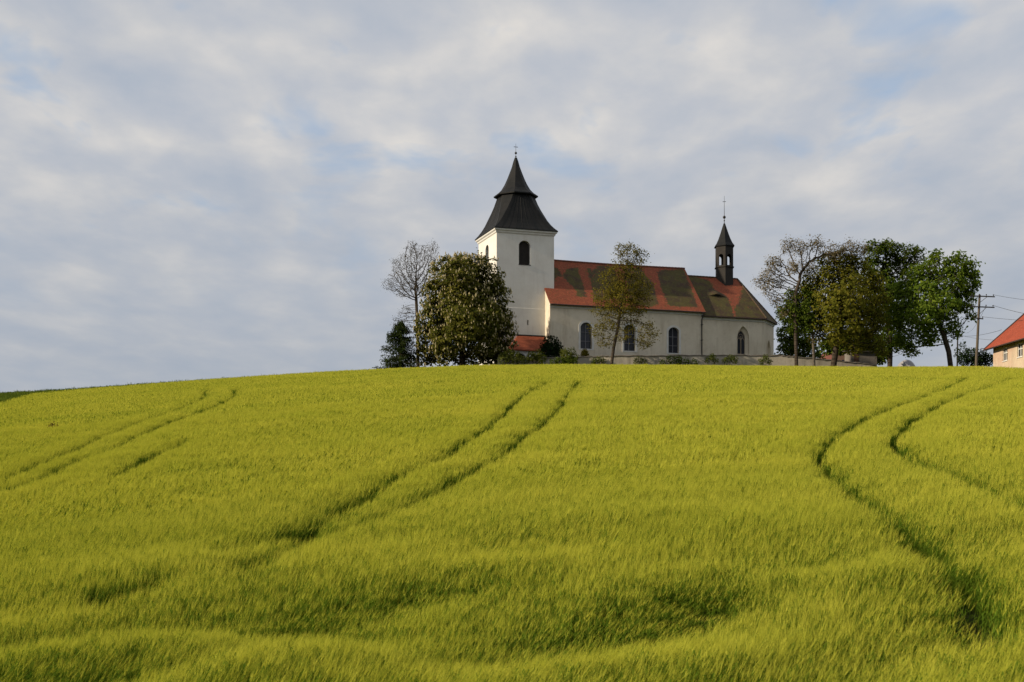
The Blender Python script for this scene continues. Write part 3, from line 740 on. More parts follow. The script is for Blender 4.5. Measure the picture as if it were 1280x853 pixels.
def sample_lobes(L, n, shell=0.0):
    w = np.array([r ** 2 for _, r in L]); w /= w.sum(); ks = rng.choice(len(L), n, p=w); d = rng.normal(0, 1, (n, 3)); d /= np.linalg.norm(d, axis=1)[:, None]
    rad = rng.uniform(shell ** 3, 1, n) ** (1 / 3)
    return np.array([L[k][0] for k in ks]) + d * (rad * np.array([L[k][1] for k in ks]))[:, None]
def tree(name, label, cat, trunk_px, Y, lobes, n_attr, leaf_m, bark, r_base, leaf_size, per_node, spread, step=.42, kill=.55, first=.45, twig=.014, tip_only=False, outw=.55, droop=.1, group=None, jit=.14, expo=2.3, blossom=None, up=.06, fill=0, tips=5):
    L = lobes_world(lobes, Y); tw = [np.array(pt(px, py, Y)) for px, py in trunk_px]
    g = gz(tw[0][0], Y); tw[0][2] = min(tw[0][2], g) - .1
    attr = sample_lobes(L, n_attr)
    nodes, par, ntr = grow(tw, attr, step, 9.0, kill, first, jit=jit, up=up)
    n = len(nodes); ch_ = np.zeros(n); acc = np.zeros(n)
    for i in range(n - 1, -1, -1):
        if ch_[i] == 0: acc[i] = 1.0
        if par[i] >= 0: acc[par[i]] += acc[i]; ch_[par[i]] += 1
    rad = acc ** (1 / expo); rad = rad / rad[0] * r_base; rad = np.maximum(rad, twig)
    i = np.arange(1, n); p = par[1:]
    rp = np.minimum(rad[p], np.maximum(rad[i] * 1.6, twig))
    main = (acc[i] > .5 * acc[p]); rp = np.where(main, rad[p], rp)
    root = empty(name, (float(tw[0][0]), Y, g)); tag(root, label, cat, group)
    tm = tubes_np('trunk', nodes[p], nodes[i], rp, rad[i], 6)
    link('trunk', tm, bark, root, True)
    sel = np.where((acc <= tips) & (np.arange(n) >= ntr))[0]
    if tip_only: sel = np.where((ch_ == 0) & (np.arange(n) >= ntr))[0]
    C = np.repeat(nodes[sel], per_node, 0) + rng.normal(0, spread, (len(sel) * per_node, 3))
    if fill:
        K = sample_lobes(L, fill, .72); rep_ = 14
        C = np.concatenate([C, np.repeat(K, rep_, 0) + rng.normal(0, 1, (fill * rep_, 3)) * np.array([.26, .26, .17])])
    C = C[C[:, 2] > ground_z(C[:, 0], C[:, 1]) + .5]
    cen = np.mean([l[0] for l in L], 0); out = C - cen; out /= np.linalg.norm(out, axis=1)[:, None]
    lm = leaves_mesh('crown', C, leaf_size, out, outw, droop=droop)
    cr = link('crown', lm, leaf_m, root)
    if blossom:
        nb, bm_ = blossom
        # upright candles on the outer shoots
        Ld = np.min([np.linalg.norm(C - c, axis=1) / r for c, r in L], 0); okk = np.where((Ld > .8))[0]; pk = rng.choice(okk, nb, replace=False)
        pos = C[pk] + out[pk] * .15; h = rng.uniform(.22, .40, nb); w = rng.uniform(.06, .105, nb); V = []; Q = []
        for q in range(nb):
            b0 = len(V); p0 = pos[q]
            for zz, f in ((0, .55), (h[q] * .3, 1), (h[q], .15)):
                for s in range(4): V.append((p0[0] + math.cos(s * math.pi / 2 + q) * w[q] * f, p0[1] + math.sin(s * math.pi / 2 + q) * w[q] * f, p0[2] + zz))
            for lev in range(2):
                for s in range(4): Q.append((b0 + lev * 4 + s, b0 + lev * 4 + (s + 1) % 4, b0 + lev * 4 + 4 + (s + 1) % 4, b0 + lev * 4 + 4 + s))
        tag(link('blossom', mesh_np('blossom', V, Q), bm_, root), kind='stuff')
    return root
LM = {
 'chestnut': mat_leaf('chestnut_leaves', (0.045, 0.056, 0.010), (0.130, 0.120, 0.022), .30),
 'bud': mat_leaf('young_brown_leaves', (0.11, 0.09, 0.045), (0.22, 0.175, 0.10), .3),
 'bare': mat_leaf('sparse_buds', (0.06, 0.055, 0.03), (0.10, 0.09, 0.05), .2),
 'spruce': mat_leaf('dark_needles', (0.018, 0.030, 0.010), (0.040, 0.055, 0.014), .15),
 'young': mat_leaf('olive_young_leaves', (0.095, 0.088, 0.015), (0.19, 0.150, 0.024), .38),
 'walnut': mat_leaf('bronze_green_leaves', (0.086, 0.098, 0.013), (0.185, 0.165, 0.024), .42),
 'deep': mat_leaf('deep_green_leaves', (0.042, 0.072, 0.010), (0.105, 0.135, 0.019), .36),
 'bright': mat_leaf('bright_green_leaves', (0.068, 0.120, 0.015), (0.170, 0.220, 0.028), .42),
 'yew': mat_leaf('evergreen_leaves', (0.009, 0.018, 0.007), (0.020, 0.034, 0.011), .1),
 'shrub': mat_leaf('shrub_leaves', (0.06, 0.075, 0.015), (0.13, 0.14, 0.03), .35),
 'weed': mat_leaf('weed_leaves', (0.05, 0.075, 0.012), (0.11, 0.12, 0.02), .35),
 'gold': mat_leaf('golden_bush_leaves', (0.12, 0.10, 0.012), (0.20, 0.17, 0.02), .3),
}
M['flower'] = mat_simple('cream_blossom', (0.44, 0.37, 0.20), (0.28, 0.23, 0.11), .8, 1.2)
tree('chestnut_tree', 'round dark chestnut tree covered in cream blossom candles, beside the church tower', 'tree', [(577, 456), (578, 438), (580, 415), (582, 380)], 170.5,
     [(583, 350, 30), (560, 348, 24, -1), (605, 352, 24, 1), (548, 372, 22), (618, 372, 20), (582, 385, 32, -2), (545, 398, 22, -1), (620, 402, 22, 1), (540, 428, 20, 0), (562, 430, 22, -2.5), (605, 432, 20, -1.5), (628, 425, 18, .5), (578, 335, 16), (596, 334, 16), (560, 412, 26, 2), (605, 405, 26, -2.5), (585, 408, 25, -4), (538, 446, 9), (618, 446, 10), (640, 412, 6), (532, 445, 12, .5), (556, 448, 10, -1.5), (575, 444, 12, 1.5), (596, 446, 12, -1), (612, 446, 12, .5), (630, 442, 12), (528, 410, 10), (525, 432, 8), (566, 332, 8), (612, 330, 7), (575, 350, 20, -4), (590, 370, 26, 3)],
     1900, LM['chestnut'], M['bark'], .42, .40, 11, .30, .5, .55, .35, outw=.62, fill=1700, blossom=(2600, M['flower']))
tree('bare_tree', 'tall slender almost leafless tree with a fan of fine twigs, behind the chestnut', 'tree', [(523, 456), (522, 425), (521, 390), (520, 370)], 178,
     [(520, 320, 18), (535, 316, 14, 1), (505, 335, 17, -1), (495, 352, 14, .5), (484, 356, 8), (525, 345, 18, 1), (540, 330, 10), (512, 362, 14, -1), (500, 366, 8), (542, 308, 7), (515, 308, 8), (508, 392, 12, .5), (497, 405, 8, -.5), (512, 410, 10), (530, 362, 12)],
     3400, LM['bare'], M['bark'], .22, .11, 4, .20, .27, .29, .42, twig=.019, jit=.15, expo=2.2, tips=3, up=.10)
tree('budding_tree', 'tall crooked budding tree with pale twiggy crown, just right of the chancel', 'tree', [(996, 457), (995, 430), (994, 400), (995, 365), (1000, 350)], 164.8,
     [(985, 308, 10), (970, 328, 12, .8), (1000, 312, 11, -.6), (1022, 305, 11, .6), (1040, 317, 12, -.6), (958, 347, 10), (976, 350, 9, .8), (947, 353, 6), (1010, 332, 10), (990, 335, 9, -.8), (970, 375, 9), (960, 362, 9), (1060, 312, 12), (1078, 312, 10, .5), (980, 392, 7)],
     2400, LM['bud'], M['bark'], .22, .20, 8, .24, .28, .32, .62, twig=.016, jit=.2, tips=3)
tree('bronze_tree', 'broad dense bronze green tree on a leaning trunk, right of the church', 'tree', [(1040, 456), (1046, 430), (1052, 405), (1056, 380)], 165.6,
     [(1050, 340, 22), (1030, 348, 18, -.5), (1072, 352, 20, .5), (1090, 372, 18), (1060, 375, 28, -2), (1030, 378, 20, -1.5), (1012, 370, 12), (1078, 400, 24, -1), (1050, 405, 24, -2.5), (1025, 405, 16), (1098, 400, 13), (1088, 424, 16), (1062, 430, 16, -1), (1010, 395, 12, .5), (1055, 326, 14), (1035, 332, 14), (1015, 350, 14), (1002, 368, 12), (1075, 332, 12), (1095, 350, 12), (1104, 378, 10), (1000, 385, 12, 1), (1100, 438, 10), (1040, 392, 20, -3), (1040, 425, 10, -2), (1020, 425, 8)],
     1500, LM['walnut'], M['bark'], .36, .36, 9, .32, .46, .52, .45, outw=.62, fill=900)
tree('slim_tree', 'slim forked leafy tree between the pale twiggy tree and the leaning trunk', 'tree', [(1018, 456), (1017, 435), (1016, 418), (1012, 400)], 165.2,
     [(1004, 375, 14), (990, 385, 12), (1010, 360, 10), (1014, 390, 14, -.5), (998, 395, 11), (1024, 402, 10), (1008, 412, 9), (1020, 372, 10, .5), (990, 410, 7)],
     330, LM['deep'], M['bark_pale'], .17, .32, 7, .28, .4, .5, .5, outw=.45, fill=190)
tree('dark_tree', 'dark green tree with a gappy high crown, behind the bright green tree', 'tree', [(1112, 457), (1113, 430), (1110, 400), (1108, 370)], 183,
     [(1095, 318, 14), (1110, 312, 12), (1130, 318, 14), (1146, 320, 10), (1120, 335, 16, 1), (1095, 340, 15), (1140, 342, 14), (1105, 362, 18), (1128, 372, 18), (1095, 390, 16), (1115, 400, 18), (1110, 425, 14), (1125, 432, 10), (1090, 308, 7), (1104, 440, 9), (1088, 330, 9)],
     900, LM['deep'], M['bark'], .33, .38, 8, .30, .5, .58, .4, outw=.55, fill=680)
tree('maple_tree', 'bright green spreading tree with a bent trunk, between the clump and the utility pole', 'tree', [(1190, 458), (1186, 440), (1180, 420), (1172, 400)], 168,
     [(1170, 335, 18), (1150, 345, 16), (1195, 335, 14), (1212, 335, 11), (1210, 355, 13), (1185, 355, 18, -1), (1150, 370, 20, -1), (1130, 380, 16), (1120, 402, 12), (1145, 400, 20, -2), (1175, 385, 18, -2), (1205, 378, 13), (1130, 425, 12, -.5), (1155, 420, 14, -1), (1185, 405, 13), (1170, 320, 8), (1200, 322, 8), (1218, 347, 7), (1128, 360, 10), (1115, 388, 8), (1195, 418, 7), (1215, 396, 6), (1140, 440, 7)],
     1250, LM['bright'], M['bark'], .30, .37, 9, .30, .46, .54, .45, outw=.55, droop=.25, fill=800)
tree('backdrop_tree', 'low dark tree filling the gap behind the leaning trunk', 'tree', [(1070, 458), (1070, 440), (1072, 430)], 188,
     [(1070, 425, 18), (1092, 430, 14), (1050, 430, 14), (1100, 445, 10), (1082, 442, 10), (1035, 432, 10)], 380, LM['deep'], M['bark'], .25, .42, 9, .34, .55, .62, .4, outw=.45, fill=330)
tree('shaded_tree', 'dark leafy tree close behind the rounded chancel end', 'tree', [(990, 458), (990, 440), (992, 425)], 199,
     [(985, 392, 14), (998, 405, 16), (985, 420, 14), (1000, 432, 16), (982, 440, 12), (1010, 440, 12), (990, 372, 9), (1020, 445, 9)], 480, LM['deep'], M['bark'], .25, .42, 10, .34, .55, .62, .35, outw=.45, fill=200)
tree('young_tree', 'thin olive green young tree standing before the nave windows', 'tree', [(763, 455), (767, 435), (772, 412), (776, 385), (781, 350), (785, 325)], 165.5,
     [(786, 318, 14), (775, 312, 8), (800, 322, 10), (790, 338, 12), (765, 350, 16, -.3), (785, 360, 20, .5), (802, 358, 14), (755, 372, 14), (775, 378, 20, -.8), (800, 378, 15, .4), (748, 388, 8), (762, 402, 12), (788, 400, 12, .4), (810, 412, 10), (746, 412, 9), (756, 425, 9), (805, 428, 8), (818, 420, 6), (778, 420, 9, -.6), (770, 335, 8)],
     1000, LM['young'], M['bark'], .20, .20, 8, .24, .36, .42, .28, outw=.4, twig=.012, fill=560)

def spruce(px, py_top, py_base, Y, label):
    top = pt(px, py_top, Y); g = gz(top.x, Y); root = empty('spruce_tree', (top.x, Y, g)); tag(root, label, 'tree')
    H = top.z - g; t = MB(); t.tube([(top.x, Y, g - .1), (top.x, Y, g + H * .5), top], .16, 7, .02); t.build('trunk', M['bark'], root)
    C = []; O = []
    segs0 = []; segs1 = []
    for k in range(170):
        f = (k + .5) / 170; z = g + H * (.04 + .94 * f); Lb = (1 - f) ** .62 * 3.4 * random.uniform(.65, 1.15) + .15; a = random.uniform(0, 6.283)
        d = np.array((math.cos(a), math.sin(a), 0)); p = np.array((top.x, Y, z)); prev = p
        for s in range(1, 8):
            q = p + d * Lb * s / 7 + np.array((0, 0, -.32 * Lb * (s / 7) + .20 * Lb * (s / 7) ** 2.5)); segs0.append(prev); segs1.append(q); prev = q
            for r_ in range(8): C.append(q + rng.normal(0, .14, 3) + np.array((0, 0, -.10))); O.append(d * .5 + np.array((0, 0, .6)))
    cr = link('crown', leaves_mesh('crown', np.array(C), .30, np.array(O), .35, .34, .45), LM['spruce'], root)
    n = len(segs0); link('branches', tubes_np('branches', np.array(segs0), np.array(segs1), np.full(n, .022), np.full(n, .018), 4), M['bark'], root)
spruce(500, 402, 458, 171, 'small dark spruce with drooping fringes, leftmost tree at the hill crest')

def bush(name, label, lobes, Y, m, n, leaf, group=None, stems=8, aspect=.6, upright=0.0, shell=.55):
    L = lobes_world(lobes, Y); c0 = np.mean([l[0] for l in L], 0); g = gz(c0[0], Y)
    root = empty(name, (float(c0[0]), Y, g)); tag(root, label, 'bush' if 'bush' in name or 'shrub' in name else 'plant', group)
    C = sample_lobes(L, n, shell); C = C + rng.normal(0, leaf * .35, C.shape); C = C[C[:, 2] > g - .05]
    out = C - c0; out /= np.linalg.norm(out, axis=1)[:, None] + 1e-9
    link('foliage', leaves_mesh('foliage', C, leaf, out, .5, aspect, -upright), m, root)
    st = MB()
    for k in range(stems):
        l = L[k % len(L)]; e = l[0] + rng.normal(0, l[1] * .3, 3)
        b0 = Vector((c0[0] + (e[0] - c0[0]) * .55 + random.uniform(-.1, .1), Y + random.uniform(-.15, .15), g - .1)); e = Vector(e)
        st.tube([b0, b0.lerp(e, .5) + Vector((random.uniform(-.05, .05), 0, .05)), e], .025, 5, .008)
    st.build('stem', M['bark'], root)
bush('evergreen_bush', 'very dark round evergreen bush by the tower foot', [(689, 430, 11), (683, 437, 9), (696, 436, 9), (689, 442, 12), (698, 443, 8)], 171.5, LM['yew'], 2600, .26)
bush('golden_bush', 'small round golden bush under the leftmost nave window', [(731, 441, 4.5), (731, 444, 5.5)], 173.0, LM['gold'], 700, .17)
bush('leafy_shrub', 'loose yellow green shrub left of the dark evergreen bush', [(672, 443, 7), (664, 446, 7), (676, 449, 8), (658, 450, 5)], 167.3, LM['shrub'], 900, .22)
bush('leafy_shrub', 'loose pale green shrub right of the dark evergreen bush', [(706, 441, 6), (715, 440, 6), (709, 447, 8), (719, 446, 5)], 167.4, LM['shrub'], 800, .2)
bush('leafy_shrub', 'pale shrub right under the chestnut crown beside the porch', [(636, 444, 8), (644, 447, 8), (630, 449, 8), (651, 450, 6)], 167.2, LM['shrub'], 1000, .22)
bush('dark_shrub', 'low dark green shrub against the wall left of the thin young tree', [(700, 452, 6), (710, 451, 6), (692, 453, 5), (718, 452, 5)], 166.9, LM['deep'], 900, .2)
bush('dark_shrub', 'low dark green shrub against the wall under the rightmost nave window', [(838, 450, 6), (848, 451, 6), (858, 453, 5), (868, 454, 5), (828, 453, 4)], 167.2, LM['deep'], 1000, .2)
bush('dark_shrub', 'round dark shrub behind the utility pole near the house', [(1215, 445, 10), (1228, 446, 9), (1205, 450, 8), (1236, 450, 8), (1222, 452, 10)], 180, LM['yew'], 2200, .28)
bush('roadside_shrub', 'small thin leafy shrub at the foot of the far utility pole', [(1203, 432, 5), (1198, 442, 6), (1205, 446, 6), (1210, 439, 4)], 186, LM['deep'], 420, .26)
for lab, lobes, nn in (('tall weed against the churchyard wall below the downpipe', [(890, 447, 5), (884, 450, 4), (895, 451, 4)], 240),
                       ('tall weed against the churchyard wall below the pointed window', [(912, 448, 5), (918, 450, 5), (906, 451, 4)], 260),
                       ('tall weed against the churchyard wall below the chancel corner', [(957, 448, 4.5), (952, 452, 4), (962, 452, 4)], 240),
                       ('spiky weed against the wall just right of the thin young tree', [(800, 450, 5), (806, 452, 4), (795, 452, 4)], 200),
                       ('yellowish weed against the wall just left of the thin young tree', [(748, 450, 4), (754, 451, 4), (742, 452, 4)], 200)):
    bush('weed', lab, lobes, 167.6, LM['weed'], nn * 2, .22, 'weeds along the churchyard wall', 6, .35, .8, .1)

# ---------------------------------------------------------------- house at the right edge
def build_house():
    C = Vector((50.75, 150.0, 0)); d = Vector((.1125, -1, 0)).normalized(); s = Vector((1, .1125, 0)).normalized()   # d: towards the viewer, s: across
    L = 16.0; W = 9.0; ze = 20.0; g = gz(51, 148) - .4; nr = -s
    root = empty('farmhouse', (C.x, C.y, g)); tag(root, 'plastered farmhouse with bright red tiled roof at the right edge of the field', 'house')
    O = C
    holes = []; wins = []
    for pl, pr in ((1253.6, 1259.5), (1271.7, 1278.4)):
        a = pix_to_plane(pl, 445, C, s); b = pix_to_plane(pr, 445, C, s); x0, x1 = (a - C).dot(d), (b - C).dot(d); wins.append((x0, x1))
    wins.append((wins[1][0] + 4.1, wins[1][1] + 4.1))
    for x0, x1 in wins: holes.append([(x0, 17.95), (x1, 17.95), (x1, 19.35), (x0, 19.35)])
    mb = MB(); panel(mb, O, d, nr, [(0, g), (L, g), (L, ze + .1), (0, ze + .1)], holes, .22)
    for e in (0, L):
        mb.add([O + d * e + EZ * g, O + d * e + s * W + EZ * g, O + d * e + s * W + EZ * (ze + .1), O + d * e + s * W / 2 + EZ * (ze + .1 + W / 2 * .84), O + d * e + EZ * (ze + .1)], [(0, 1, 2, 3, 4)])
    mb.add([O + s * W + EZ * g, O + s * W + d * L + EZ * g, O + s * W + d * L + EZ * ze, O + s * W + EZ * ze], [(0, 1, 2, 3)])
    w = mb.build('wall', M['house'], root)
    for (x0, x1), h in zip(wins, holes):
        f = MB(); Q = O - nr * .12
        for a, b in ((x0, x0 + .07), (x1 - .07, x1), ((x0 + x1) / 2 - .05, (x0 + x1) / 2 + .05)): f.frame_box(Q, d, nr, EZ, a, b, -.04, .03, 17.95, 19.35)
        for a, b in ((17.95, 18.03), (19.27, 19.35), (18.75, 18.83)): f.frame_box(Q, d, nr, EZ, x0, x1, -.036, .034, a, b)
        f.frame_box(O, d, nr, EZ, x0 - .05, x1 + .05, -.2, .08, 17.88, 17.945)
        win = f.build('window', M['trim'], root); p = MB(); fill_poly(p, O, d, nr, h, .17); p.build('pane', M['glass'], win)
    ov = .75; z0 = ze - ov * .62; e0, e1 = -.55, L + .4
    A, B = O + d * e0 - s * ov + EZ * z0, O + d * e1 - s * ov + EZ * z0; zr = ze + .25 + W / 2 * .84
    Cc, D = O + d * e1 + s * W / 2 + EZ * zr, O + d * e0 + s * W / 2 + EZ * zr
    V, Q = roof_grid((A, B, Cc, D), 40, 16); n = len(V)
    A2, B2 = O + d * e0 + s * (W + ov) + EZ * z0, O + d * e1 + s * (W + ov) + EZ * z0
    V += [A2, B2, Cc, D]; Q.append((n + 1, n, n + 3, n + 2)); n = len(V)
    V += [p - EZ * .15 for p in (A, B, Cc, D)] + [A, B, Cc, D]; Q += [(n + 3, n + 2, n + 1, n), (n, n + 1, n + 5, n + 4), (n + 3, n, n + 4, n + 7)]
    r = link('roof', mesh('roof', V, Q), M['tiles_house'], root); ev = (D - A).normalized(); uv_moss(r, A, d, ev, [])
    k = MB()
    for i in range(26):
        p = D.lerp(Cc, (i + .5) / 26); k.tube([p - d * .32, p + d * .32], .14, 7, .12)
    k.build('ridge_tile', M['tiles_clean'], r)
    vb = MB(); vb.tube([A + EZ * .03 - d * .02, D + EZ * .03 - d * .02], .09, 6); vb.build('verge_board', M['gutter'], r)
    gt = MB(); gt.tube([A - s * .07 - EZ * .08, B - s * .07 - EZ * .08], .08, 8); gt.build('gutter', M['gutter'], r)
    ef = MB(); ef.add([A - EZ * .17, B - EZ * .17, O + d * e1 + EZ * (ze - .28), O + d * e0 + EZ * (ze - .28)], [(0, 1, 2, 3)]); ef.build('soffit', M['dark_wood'], r)
build_house()

# ---------------------------------------------------------------- small buildings behind the clump
def build_shed():
    Y = 176.0; x0, x1 = pt(1064, 450, Y).x, pt(1097, 450, Y).x; g = gz((x0 + x1) / 2, Y) - .3; zt = pt(0, 439.5, Y).z
    root = empty('old_shed', ((x0 + x1) / 2, Y, g)); tag(root, 'grey weathered shed wall with sagging dark roof under the trees', 'shed')
    e = Vector((1, .08, 0)).normalized(); b = Vector((-.08, 1, 0)).normalized(); O = Vector((x0, Y, 0)); L = x1 - x0
    mb = MB(); mb.frame_box(O, e, b, EZ, 0, L, 0, 2.6, g, zt); mb.build('wall', M['concrete'], root)
    r = MB(); secs = []
    for i in range(9):
        t = i / 8; x = -.2 + (L + .4) * t; sg = -.10 * math.sin(math.pi * t)
        secs.append([O + e * x + b * -.35 + EZ * (zt + .02 + sg), O + e * x + b * -.35 + EZ * (zt + .16 + sg), O + e * x + b * 2.9 + EZ * (zt + .42 + sg), O + e * x + b * 2.9 + EZ * (zt + .3 + sg)])
    r.loft(secs); r.build('roof', mat_simple('old_felt_roof', (.03, .026, .022), (.055, .05, .04), .9, 2.0), root)
    d = MB(); d.frame_box(O, e, b, EZ, .35, .95, -.03, 0.02, g, zt - .35); d.build('door', mat_simple('old_brown_boards', (.11, .055, .035), (.07, .04, .028), .9, 3.0), root)
build_shed()
def build_cottage():
    Y = 236.0; ap = pt(1054.5, 437.0, Y); g = gz(ap.x, Y) ; e = Vector((1, .35, 0)).normalized(); b = Vector((-.35, 1, 0)).normalized()
    root = empty('cottage', (ap.x, ap.y, g)); tag(root, 'small orange plastered cottage gable glimpsed between tree trunks beyond the wall', 'house')
    O = Vector((ap.x, ap.y, 0)); h = 1.75; ze = ap.z - 1.5
    mb = MB(); base = [(-h, g), (h, g), (h, ze), (0, ap.z - .05), (-h, ze)]
    mb.loft([[O + e * x + EZ * z for x, z in base], [O + e * x + b * 6 + EZ * z for x, z in base]]); mb.build('wall', M['orange'], root)
    r = MB()
    for s in (-1, 1):
        r.loft([[O + b * q + e * 0 + EZ * (ap.z + .02), O + b * q + e * 0 + EZ * (ap.z + .14), O + b * q + e * s * (h + .3) + EZ * (ze - .2), O + b * q + e * s * (h + .3) + EZ * (ze - .32)] for q in (-.2, 6.2)])
    r.build('roof', mat_simple('old_red_tiles', (.16, .05, .03), (.10, .035, .025), .9, 2.0), root)
    w = MB(); w.frame_box(O, e, -b, EZ, -.35, .35, -.02, .02, ze - 1.2, ze - .25); w.build('window', M['glass'], root)
build_cottage()
def build_mound():
    Y = 186.0; c = pt(1133, 463, Y); g = gz(c.x, Y); n, k = 28, 10; V = []; Q = []
    for j in range(k + 1):
        t = (math.pi / 2) * j / k
        for i in range(n):
            a = 2 * math.pi * i / n; rr = 1.55 * math.sin(t) * (1 + .03 * math.sin(5 * a)) ; hgt = (c.z + 1.38 - g) 
            V.append((c.x + rr * math.cos(a), Y + rr * 1.3 * math.sin(a), g - .3 + (hgt + .3) * math.cos(t) if j < k else g - .3))
    for j in range(k):
        for i in range(n): Q.append((j * n + i, (j + 1) * n + i, (j + 1) * n + (i + 1) % n, j * n + (i + 1) % n))
    tag(link('covered_heap', mesh('covered_heap', V, Q), M['tarp'], None, True), 'rounded grey tarpaulin covered heap just over the crest', 'heap')
build_mound()

# ---------------------------------------------------------------- poles and wires
def pole(px0, px1, py_top, Y, arms, r, label, m):
    a = pt(px0, 457, Y); b = pt(px1, py_top, Y); g = gz(a.x, Y); d = (b - a).normalized(); a2 = a + d * ((g - .4 - a.z) / d.z)
    root = empty('utility_pole', (a.x, Y, g)); tag(root, label, 'utility pole', 'utility poles by the farmhouse')
    mb = MB(); mb.tube([a2, a2.lerp(b, .5), b], r, 10, r * .72); mb.build('post', m, root)
    ends = []
    for l, rr, py, drop in arms:
        A, B = pt(l, py, Y) + Vector((0, -.16, 0)), pt(rr, py + drop, Y) + Vector((0, -.16, 0))
        k = MB(); dd = (B - A).normalized(); k.frame_box(A, dd, Vector((0, 1, 0)), dd.cross(Vector((0, 1, 0))), 0, (B - A).length, -.05, .05, -.06, .06)
        arm = k.build('crossarm', M['dark_wood'], root)
        n = 4 if (B - A).length > 1.5 else 2
        for i in range(n):
            p = A.lerp(B, .06 + .88 * i / (n - 1)); q = MB(); q.tube([p, p + EZ * .14], .02, 6); q.sphere(p + EZ * .19, .07, 8, 5, 1.3); q.build('insulator', M['iron'], arm); ends.append(p + EZ * .22)
    return ends, (a2, b, root)
e1, (pa, pb, r1) = pole(1220.4, 1224.6, 368.5, 158.0, [(1213, 1243, 370.3, 1.2), (1213, 1242.5, 383.6, 1.2), (1216.5, 1228.5, 398, 1.0)], .165, 'tall weathered wooden utility pole with crossarms, standing beside the farmhouse', M['pole'])
br = MB()
for (x0, y0, x1, y1) in ((1224, 379, 1234, 371.3), (1223, 394, 1233, 384.6)): br.tube([pt(x0, y0, 157.8), pt(x1, y1, 157.8)], .03, 6)
br.build('brace', M['iron'], r1)
e2, _ = pole(1196.6, 1197.2, 414.5, 262.0, [(1191.5, 1203, 415.3, .3), (1190, 1203, 421, .3)], .17, 'farther smaller looking utility pole seen low under the bright green tree', M['dark_wood'])
def wire(a, b, sag, label, r=.016):
    a, b = Vector(a), Vector(b); mb = MB()
    mb.tube([a.lerp(b, i / 18) - EZ * sag * 4 * (i / 18) * (1 - i / 18) for i in range(19)], r, 4)
    tag(mb.build('overhead_wire', M['iron']), label, 'wire', 'overhead wires')
wire(e1[3], pt(1420, 377, 130), .5, 'thin wire running right from the top crossarm of the tall pole')
wire(e1[7], pt(1420, 404, 128), .6, 'thin wire running right from the second crossarm of the tall pole', .02)
wire(e1[9], pt(1420, 402, 128), .3, 'thin wire running right from the small lowest crossarm of the tall pole')
wire(e1[4], e2[0], 1.2, 'thin wire dropping from the second crossarm of the tall pole to the far pole')
wire(e1[0], e2[1], 1.0, 'thin wire dropping from the top crossarm of the tall pole to the far pole')
wire(e1[6], e2[3], 1.4, 'thin wire dropping steeply beside the post of the tall pole to the far pole')
wire(e2[4], pt(1100, 444, 300), .6, 'thin wire running left from the lower crossarm of the far pole under the trees', .028)
wire(e2[0], pt(1090, 452, 330), .8, 'thin wire running left from the upper crossarm of the far pole under the trees', .026)
wire(e2[5], pt(1252, 412.5, 180), .4, 'thin wire rising from the far pole towards the farmhouse roof', .022)
wire(e2[7], pt(1252, 425.5, 200), .2, 'thin wire running level from the far pole behind the farmhouse', .02)

# ---------------------------------------------------------------- barley field
def track(pts): return [px_to_ground(*p) for p in pts]
ZL = lambda x, y: (x / 3.2, 420 + y / 3.2)
ZM = lambda x, y: (360 + x / 3.2, 440 + y / 3.2)
ZR = lambda x, y: (960 + x * .4841, 440 + y * .4841)
tracks = [   # (polyline, half width)
 (track([(1262, 470), (1232, 480), (1200, 490), (1165, 505), (1132, 525), (1119, 538), (1116, 547), (1120, 556), (1145, 566), (1190, 580), (1235, 597), (1290, 622), (1400, 665)]), .23),
 (track([(1205, 470), (1180, 482), (1130, 500), (1080, 517), (1040, 540), (1026, 555), (1024, 567), (1036, 582), (1065, 603), (1100, 624), (1125, 640), (1150, 660), (1190, 690), (1220, 718), (1240, 740), (1255, 765)]), .225),
 (track([ZM(*p) for p in ((1030, 115), (990, 130), (930, 165), (880, 215), (800, 275), (720, 330), (620, 390), (520, 435), (400, 490), (300, 540), (200, 590), (120, 620), (0, 660), (-120, 705), (-260, 745))]), .22),
 (track([ZM(*p) for p in ((1165, 110), (1125, 140), (1090, 190), (1040, 245), (980, 290), (900, 345), (840, 385), (740, 445), (640, 490), (550, 535), (430, 590), (330, 625), (160, 670), (40, 710), (-60, 760), (-200, 800))]), .22),
 (track([ZL(*p) for p in ((0, 555), (70, 522), (150, 490), (300, 435), (420, 380), (520, 345), (700, 285), (785, 250), (825, 230), (815, 212))]), .25),
 (track([ZL(*p) for p in ((0, 605), (150, 548), (320, 475), (400, 452), (540, 390), (660, 340), (780, 300), (870, 262), (940, 228), (938, 208))]), .25),
 (track([ZL(*p) for p in ((410, 550), (480, 520), (560, 480), (680, 435), (725, 408))]), .28),
]
